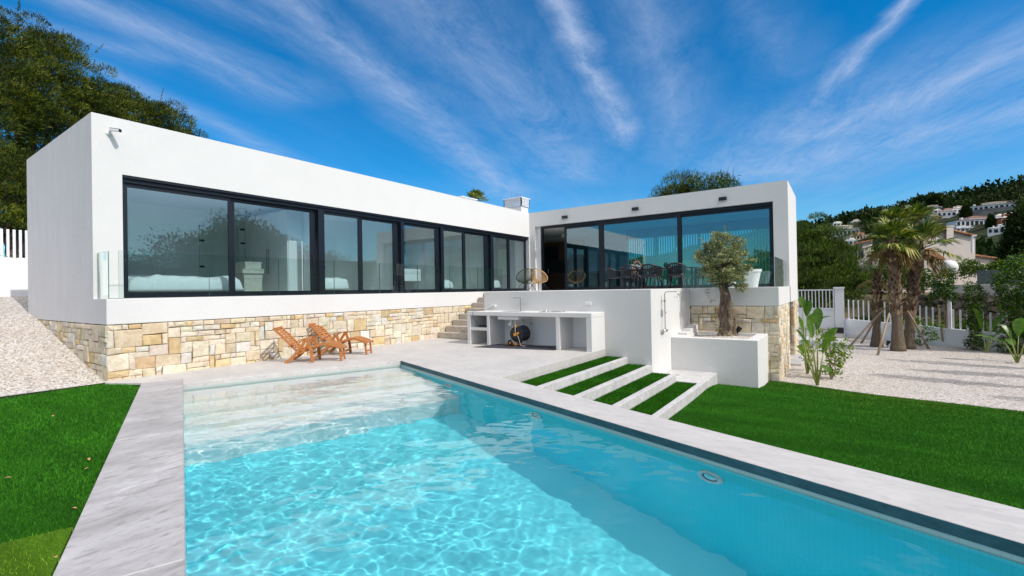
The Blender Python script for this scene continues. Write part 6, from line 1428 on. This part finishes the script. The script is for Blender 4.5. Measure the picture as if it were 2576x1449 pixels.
# yuccas
def yucca(label, u, v, z0, heads, seed):
    b = Vector(fz(u, v, z0)); t = thing('yucca', label, 'yucca', tuple(b), 'yuccas in the neighbouring garden'); rn = random.Random(seed); m = MB(); P, A = [], []
    for (dx, dz) in heads:
        h = b+fd*dx+Vector((0, 0, dz)); m.tube([b, b.lerp(h, .5)+Vector((rn.uniform(-.1, .1), 0, .1)), h], [.11, .08, .06], 7)
        for _ in range(46):
            d = Vector((rn.gauss(0, 1), rn.gauss(0, 1), rn.gauss(.35, .6))).normalized(); P.append(tuple(h)); A.append(tuple(d))
    m.build('trunk', 'bark', t, True); P, A = np.array(P), np.array(A); r = np.random.default_rng(seed); Nn = unit(np.cross(A, r.normal(size=A.shape)))
    V, F = leaf_mesh(P, A, Nn, .62*(.8+.4*r.random(len(P))), .035*np.ones(len(P))); npmesh('leaves', V, F, 'palm', t)
yucca('yucca with three spiky heads left of the tall ones', 3.3, 16.5, .9, ((-.6, 2.6), (.5, 2.9), (0, 3.4)), 1)
yucca('tallest yucca in front of the neighbouring house', 5.6, 16.8, .9, ((-.3, 3.3), (.6, 2.6), (.2, 3.9)), 2)
yucca('yucca at the right end of the row before the pale house', 7.8, 17.2, .9, ((-.5, 2.4), (.4, 3.2), (.9, 2.5)), 3)
# ------------------------------------------------------------------ neighbouring house
M['rooftile'] = simple('terracotta_roof_tile', (.36, .17, .095), .85, 0, .2, .4, 3, .9, 10)
M['pink'] = stucco('pale_pinkish_render', (.58, .52, .48), .25, .6)
nb = thing('neighbour_house', 'pale pinkish house with a big chimney and tiled roofs beyond the palms', 'house', (11, 50, 1))
DN = 54
def at(px, py, d=DN): return atd(px, py, d)
def face(mb, pts, d, depth):
    """wall polygon seen at distance d, extruded away by depth"""
    P = [at(x, y, d+(x-3035)*.02) for x, y in pts]; c = (P[0]+P[1])/2; n = Vector((c.x, c.y, 0)).normalized()*depth; k = len(P)
    mb.add([tuple(p) for p in P]+[tuple(p+n) for p in P], [tuple(range(k)), tuple(range(2*k-1, k-1, -1))]+[(i, k+i, k+(i+1) % k, (i+1) % k) for i in range(k)])
m = MB(); face(m, [(3035, 960), (3200, 960), (3200, 776), (3104, 752), (3030, 790)], DN, 7); m.build('wall', 'pink', nb)
m = MB(); face(m, [(2812, 960), (2862, 960), (2862, 790), (2812, 800)], DN+1.5, 5); face(m, [(2862, 960), (3035, 960), (3035, 838), (2862, 838)], DN+.5, 5); face(m, [(3200, 960), (3310, 960), (3290, 848), (3200, 836)], DN+1, 5); m.build('side_wall', 'pink', nb)
m = MB(); face(m, [(3106, 788), (3129, 788), (3129, 744), (3106, 744)], DN-.45, .9); face(m, [(3103, 744), (3132, 744), (3132, 740), (3103, 740)], DN-.5, 1.0); ch_ = m.build('chimney', 'pink', nb)
m = MB(); face(m, [(3024, 790), (3104, 751), (3205, 775), (3208, 771), (3104, 746), (3020, 787)], DN-.4, 8); m.build('roof', 'rooftile', nb)
m = MB(); face(m, [(2806, 801), (2864, 789), (2864, 785), (2803, 797)], DN+1.1, 5.5); face(m, [(3196, 838), (3296, 852), (3298, 848), (3196, 833)], DN+.6, 5.5); m.build('roof', 'rooftile', nb)
# lower tiled roofs sloping towards us
for (a, b, c_, d_) in (((3035, 850), (3105, 850), (3060, 815), (3010, 815)), ((2826, 866), (2940, 850), (2935, 838), (2850, 845))):
    A_, B_, C_, D_ = at(*a, DN-2.5), at(*b, DN-2.5), at(*c_, DN+.2), at(*d_, DN+.2)
    m = MB(); n_ = 18
    for k in range(n_):
        p0, p1, q0, q1 = A_.lerp(B_, k/n_), A_.lerp(B_, (k+.62)/n_), D_.lerp(C_, k/n_), D_.lerp(C_, (k+.62)/n_); m.tube([(p0+p1)/2, (q0+q1)/2], (B_-A_).length/n_*.42, 6)
    m.add([tuple(A_-Vector((0, 0, .12))), tuple(B_-Vector((0, 0, .12))), tuple(C_-Vector((0, 0, .12))), tuple(D_-Vector((0, 0, .12)))], [(0, 1, 2, 3)]); m.build('roof', 'rooftile', nb)
for (x0, x1, y0, y1, d) in ((2818, 2834, 820, 846, DN+1.45), (2968, 2984, 860, 880, DN+.45), (3045, 3055, 790, 800, DN-.05)):
    m = MB(); face(m, [(x0, y1), (x1, y1), (x1, y0), (x0, y0)], d, .06); m.build('window', 'frame', nb)
m = MB(); p = at(3190, 776, DN-.3); q = at(3190, 830, DN-.3); m.tube([p, q], .09, 8).tube([at(3205, 773, DN-.3), p], .07, 6).build('drainpipe', 'fence', nb)

# ------------------------------------------------------------------ hillside with its houses
rx = [1900, 2010, 2060, 2100, 2150, 2250, 2330, 2400, 2470, 2576, 2800, 3300]; ry = [583, 580, 574, 556, 548, 532, 508, 500, 484, 466, 440, 470]
AZ, EL = [], []
for x, y in zip(rx, ry):
    d = ray(x*1.30435, y*1.30435); AZ.append(math.atan2(d.x, d.y)); EL.append(math.atan2(d.z, math.hypot(d.x, d.y)))
AZ += [1.2, 2.4, 3.2]; EL += [.05, .03, .03]; AZ = [-.6, -.35]+AZ; EL = [.035, .06]+EL
R0, R1, E0 = 75., 400., -.012
def hz_(az, r):
    e1 = np.interp(az, AZ, EL); s = np.clip((r-R0)/(R1-R0), 0, 1); e = E0+(e1-E0)*s**.8; z = EYE+r*np.tan(e); back = np.clip((r-R1)/200, 0, 1); return z-back*30
az = np.linspace(-.6, 3.1, 260); rr = np.concatenate([np.linspace(R0-15, R1, 60), np.linspace(R1+10, R1+220, 10)])
A_, Rr_ = np.meshgrid(az, rr, indexing='ij'); Z = hz_(A_, Rr_)+.9*np.sin(A_*60)*np.sin(Rr_*.09)+.5*np.sin(A_*140+Rr_*.2); i = np.arange(A_.size).reshape(A_.shape)
hl = npmesh('hillside', np.stack([Rr_*np.sin(A_), Rr_*np.cos(A_), Z], -1).reshape(-1, 3), np.stack([i[:-1, :-1], i[:-1, 1:], i[1:, 1:], i[1:, :-1]], -1).reshape(-1, 4), simple('hill_scrub', (.030, .036, .014), .95, 0, .1, .5, .08), None, True); struct(hl)
def hpos(px, py):
    d = ray(px, py); a = math.atan2(d.x, d.y); e = math.atan2(d.z, math.hypot(d.x, d.y)); e1 = float(np.interp(a, AZ, EL)); s = min(1, max(.02, (e-E0)/(e1-E0)))**1.25
    r_ = R0+(R1-R0)*s; return Vector((r_*math.sin(a), r_*math.cos(a), float(hz_(a, r_)))), r_
M['villa_white'] = simple('whitewashed_wall', (.74, .73, .72), .9, 0, .1, .05, 1); M['villa_tan'] = simple('tan_wall', (.52, .42, .31), .9, 0, .1, .08, 1); M['terr'] = simple('terracotta_wall', (.36, .15, .09), .9, 0, .1, .1, 1)
def hill_house(x0, x1, y0, y1, label, wall='villa_white', roof='villa_white', kind='flat', rot=.25, seed=0):
    c, r_ = hpos((x0+x1)/2, y1); dep = r_*.9; k = dep/1544.6; W = (x1-x0)*k; Hh = (y1-y0)*k; rn = random.Random(seed)
    t = thing('hill_house', label, 'house', tuple(c), 'houses on the hillside'); a = -math.atan2(c.x, c.y)+rot+.35
    def T(p): return Matrix.Rotation(a, 3, 'Z') @ Vector(p)+c
    def bx_(m, *q): n0 = len(m.v); m.box(*q); m.xf(T, n0); return m
    D_ = W*.45; h1 = Hh*.62
    m = bx_(MB(), -W/2, W/2, 0, D_, -4, h1); bx_(m, -W*.12, W*.34, D_*.25, D_*.9, h1, Hh*.92); m.build('wall', wall, t)
    m = MB()
    def hip(xa, xb, ya, yb, z, hh): m.add([T(p) for p in ((xa, ya, z), (xb, ya, z), (xb, yb, z), (xa, yb, z), (xa*.6+xb*.4, (ya+yb)/2, z+hh), (xa*.4+xb*.6, (ya+yb)/2, z+hh))], [(0, 1, 5, 4), (1, 2, 5), (2, 3, 4, 5), (3, 0, 4), (3, 2, 1, 0)])
    hip(-W*.53, W*.53, -D_*.06, D_*1.06, h1+.02, Hh*.14); hip(-W*.15, W*.37, D_*.18, D_*.97, Hh*.92, Hh*.13); rf = m.build('roof', roof, t)
    bx_(MB(), -W*.30, -W*.25, D_*.3, D_*.5, h1, Hh*.9).build('chimney', wall, rf)
    n_ = max(2, int((x1-x0)/9))
    for j in range(n_):
        xx = -W/2+W*(j+.5)/n_; ww = W/n_*rn.uniform(.22, .36); m = bx_(MB(), xx-ww, xx+ww, -.12, -.02, h1*rn.uniform(.1, .25), h1*rn.uniform(.65, .8)); m.build('window', 'frame', t)
    return t
HH = [(2735,2770,727,741,'small white house on the skyline left of the slim cypress','villa_white','villa_white'),(2706,2803,742,775,'long stepped white house lowest on the left part of the hill','villa_white','villa_tan'),(2800,2823,720,733,'tiny white house with arches right of the slim cypress','villa_white','villa_tan'),
 (2777,2808,783,801,'low white arched house beneath the stepped one','villa_white','villa_white'),(2792,2850,763,786,'tan house beside the left palm fronds','villa_tan','rooftile'),(3028,3076,676,691,'white house just under the dark ridge pines','villa_white','villa_tan'),(3066,3088,687,697,'small white annex right of the house under the ridge pines','villa_white','villa_white'),
 (3087,3126,688,710,'white house with dark arcade in the middle of the hill','villa_white','rooftile'),(3132,3167,679,698,'white house with a chimney close behind the arcade house','villa_white','villa_tan'),(3198,3291,668,690,'long white house highest on the right of the hill','villa_white','villa_tan'),
 (3161,3250,714,741,'white house with a row of arches and a tiled roof','villa_white','rooftile'),(3258,3300,712,742,'white gabled house left of the brick-red one','villa_white','villa_white'),(3300,3362,706,743,'white house above brick-red walls at the right edge','terr','villa_white'),
 (3262,3312,741,764,'white house beside purple flowers below the brick-red one','villa_white','villa_white'),(3152,3210,746,757,'low flat white house above the pinkish neighbour roof','villa_white','villa_white'),(3028,3078,706,720,'low tan house hidden behind the right palm fronds','villa_tan','villa_tan')]
for k, (x0, x1, y0, y1, lb, wm, rm) in enumerate(HH): hill_house(x0, x1, y0, y1, lb, wm, rm, rot=(.35, -.3, .2, -.15)[k % 4], seed=k)
# terrace walls on the slope
for k, (xa, ya, xb, yb, lb) in enumerate(((3230, 682, 3360, 668, 'upper grey retaining wall on the right of the hill'), (3180, 705, 3340, 690, 'lower grey retaining wall on the right of the hill'), (3185, 716, 3260, 706, 'short grey retaining wall above the arched house'))):
    t = thing('retaining_wall', lb, 'wall', tuple(hpos((xa+xb)/2, (ya+yb)/2)[0]), 'retaining walls on the hillside'); m = MB(); n_ = 14
    for j in range(n_):
        p, r_ = hpos(xa+(xb-xa)*j/n_, ya+(yb-ya)*j/n_); q, _ = hpos(xa+(xb-xa)*(j+1)/n_, ya+(yb-ya)*(j+1)/n_); m.add([(p.x, p.y, p.z-2), (q.x, q.y, q.z-2), (q.x, q.y, q.z+2.2), (p.x, p.y, p.z+2.2)], [(0, 1, 2, 3)])
    m.build('wall_body', simple('grey_terrace_stone', (.22, .205, .19), .95, 0, .1, .3, .5), t)
# woods: clumps over the slope, thinner round the houses
r = np.random.default_rng(101); n = 8200; a = r.uniform(-.12, .47, n); s = r.random(n)**.8; R_ = R0+4+(R1-R0)*s; z = hz_(a, R_)
P = np.stack([R_*np.sin(a), R_*np.cos(a), z], -1); k = np.ones(n, bool)
for (x0, x1, y0, y1, *_) in HH:
    d = ray((x0+x1)/2, y1); ha = math.atan2(d.x, d.y); c, hr_ = hpos((x0+x1)/2, y1); hw = (x1-x0)/1544*.56+.006
    k &= ~((abs(a-ha) < hw) & (R_ < hr_+8) & (R_ > hr_-hr_*.34))
P = P[k]; sz = (.8+1.9*r.random(len(P))**2)*(1+P[:, 1]/600)
per = 34; Q = np.repeat(P, per, 0); S_ = np.repeat(sz, per)[:, None]; dd = unit(r.normal(size=Q.shape)); Q = Q+dd*S_*[1, 1, .8]*(.55+.45*r.random((len(Q), 1)))+np.array([0, 0, 1])*S_*.6
A = unit(dd+r.normal(0, .5, dd.shape)+[0, 0, .3]); Nn = unit(dd+r.normal(0, .3, dd.shape)); V, F = leaf_mesh(Q, A, Nn, (S_[:, 0]*.55*(.5+r.random(len(Q)))), S_[:, 0]*.19)
o = npmesh('hillside_wood', V, F, 'far'); o['kind'] = 'stuff'
def far_tree(px0, px1, py0, py1, label, kind, dist=None, seed=0, group='single trees standing out on the hill'):
    c, r_ = hpos((px0+px1)/2, py1) if dist is None else (atd((px0+px1)/2, py1, dist), dist); k = r_*.92/1544.6; W = (px1-px0)*k/2; H_ = (py1-py0)*k; r = np.random.default_rng(seed)
    t = thing('cypress_tree' if kind == 'c' else 'pine_tree', label, 'tree', tuple(c), group); MB().tube([(c.x, c.y, c.z-2), (c.x, c.y, c.z+H_*.6)], [W*.14, W*.06], 7).build('trunk', 'bark', t, True)
    if kind == 'c': B = [(c.x, c.y, c.z+H_*f, W*w_, W*w_, H_*.2) for f, w_ in ((.15, .8), (.32, 1), (.5, .95), (.68, .8), (.85, .5))]
    else: B = [(c.x+W*dx, c.y, c.z+H_*f, W*w_, W*w_, H_*.28) for dx, f, w_ in ((0, .7, .75), (-.5, .55, .5), (.5, .6, .5), (0, .45, .7))]
    A_ = max(.2, W*.25); V, F = needles(B, 7/(W*W)*12, r, 10, A_*1.1, A_*.16, .8 if kind == 'c' else .3, .5, .4, A_*.5); npmesh('crown', V, F, 'far', t); return t
f2 = lambda x: 2600+x*.2209; g2 = lambda y: 580+y*.2209; f3 = lambda x: 2960+x*.20704; g3 = lambda y: 560+y*.20704
for k, (a_, b_, c_, d_, lb, kd, cf, cg_) in enumerate(((765,805,610,735,'slim dark cypress on the skyline left of the palms','c',f2,g2),(382,428,658,850,'dark cypress rising above the bushy pine','c',f2,g2),(82,230,678,790,'round dark pine on the skyline beside the villa corner','p',f2,g2),(1370,1450,760,930,'dark cypress between the arched house and the red one','c',f3,g3),
    (265,400,445,575,'left dark pine of the pair on the ridge above the palms','p',f3,g3),(450,570,428,580,'right dark pine of the pair on the ridge above the palms','p',f3,g3),(940,1030,362,470,'single pine sticking up from the ridge line','p',f3,g3),(600,620,470,575,'thin cypress right of the ridge pines','c',f3,g3),(960,1060,620,860,'tall dark conifer in the middle of the slope','c',f3,g3))):
    far_tree(cf(a_), cf(b_), cg_(c_), cg_(d_), lb, kd, None, 200+k)
far_tree(3318, 3392, 775, 965, 'black-green cypress at the right edge behind the hedge', 'c', 46, 220)
# radio mast on the ridge, power pole
p, r_ = hpos(3358, 606); t = thing('radio_mast', 'dark lattice mast on the ridge at the right edge', 'mast', tuple(p)); m = MB(); k = r_*.9/1544.6; w_ = 7*k
for sx_ in (-1, 1):
    for sy_ in (-1, 1): m.tube([(p.x+sx_*w_/2, p.y+sy_*w_/2, p.z-2), (p.x+sx_*w_/2, p.y+sy_*w_/2, p.z+26*k)], .22, 5)
for j in range(6):
    z = p.z+j*4.4*k; m.tube([(p.x-w_/2, p.y-w_/2, z), (p.x+w_/2, p.y-w_/2, z+4*k)], .15, 4); m.tube([(p.x+w_/2, p.y-w_/2, z), (p.x-w_/2, p.y-w_/2, z+4*k)], .15, 4)
m.box(p.x-w_*1.1, p.x-w_*.4, p.y-1, p.y, p.z+10*k, p.z+14*k).build('lattice', 'frame', t)
p, r_ = hpos(3341, 655); t = tag(MB().tube([p-Vector((0, 0, 2)), p+Vector((0, 0, 27*.9*r_/1544.6))], [.6, .4], 8).build('power_pole', 'villa_tan'), 'pale concrete power pole on the slope near the right edge', 'pole')
# ------------------------------------------------------------------ trees on the side the windows look at
r = np.random.default_rng(303); n = 300; V, F = [], []
a = r.uniform(.55, 3.3, n); R_ = r.uniform(34, 60, n); B = [(R_[j]*math.sin(a[j]), R_[j]*math.cos(a[j]), r.uniform(-1, 3.0)+2.6*math.sin(a[j]*6)**2+(3.0 if math.sin(a[j]*9.0) > .6 else 0), r.uniform(2, 3.6), r.uniform(2, 3.6), r.uniform(1.8, 3.2)) for j in range(n)]
V, F = needles(B, 2.4, r, 14, .42, .07, .4, .6, .45, .45); o = npmesh('woodland', V, F, 'far'); o['kind'] = 'stuff'
a2 = np.linspace(.75, 3.4, 80); rr = np.array([26., 32, 40, 60, 90]); A_, Q_ = np.meshgrid(a2, rr, indexing='ij'); Z = np.interp(Q_, rr, [-2.6, -1.6, -.6, .6, 1.5]); i = np.arange(A_.size).reshape(A_.shape)
npmesh('slope', np.stack([Q_*np.sin(A_), Q_*np.cos(A_), Z], -1).reshape(-1, 3), np.stack([i[:-1, :-1], i[:-1, 1:], i[1:, 1:], i[1:, :-1]], -1).reshape(-1, 4), 'earth', None, True)['kind'] = 'structure'
lamp((-10.5, -5.0, -.1), 4.6, 'white globe street lamp mirrored in the living-room window')

for k, (tx, ty, h_, lb) in enumerate(((.71, 18.64, 4.4, 'first'), (2.05, 20.5, 4.0, 'second'), (1.72, 22.63, 4.9, 'third'), (3.3, 16.6, 3.6, 'fourth'))):
    xb = tx+h_/math.tan(SUN_EL)+.1; yb = ty-.05*h_
    if xb < 5.2: xb = 5.2+.15*k; h_ = (xb-tx)*math.tan(SUN_EL)
    bush('clipped evergreen column, '+lb+' of those standing right of the picture', (xb, yb, -1.22), [(.0, .12*math.sin(k*3+f*9), h_*f, .34*w_, .34*w_, h_*.12) for f, w_ in ((.38, .5), (.52, 1.0), (.68, 1.25), (.82, 1.1), (.94, .6))], 300+k, 'ficus', 60, .09, .03, 'column tree', 'column_tree', group='clipped evergreens by the fence', trunk_r=.05)
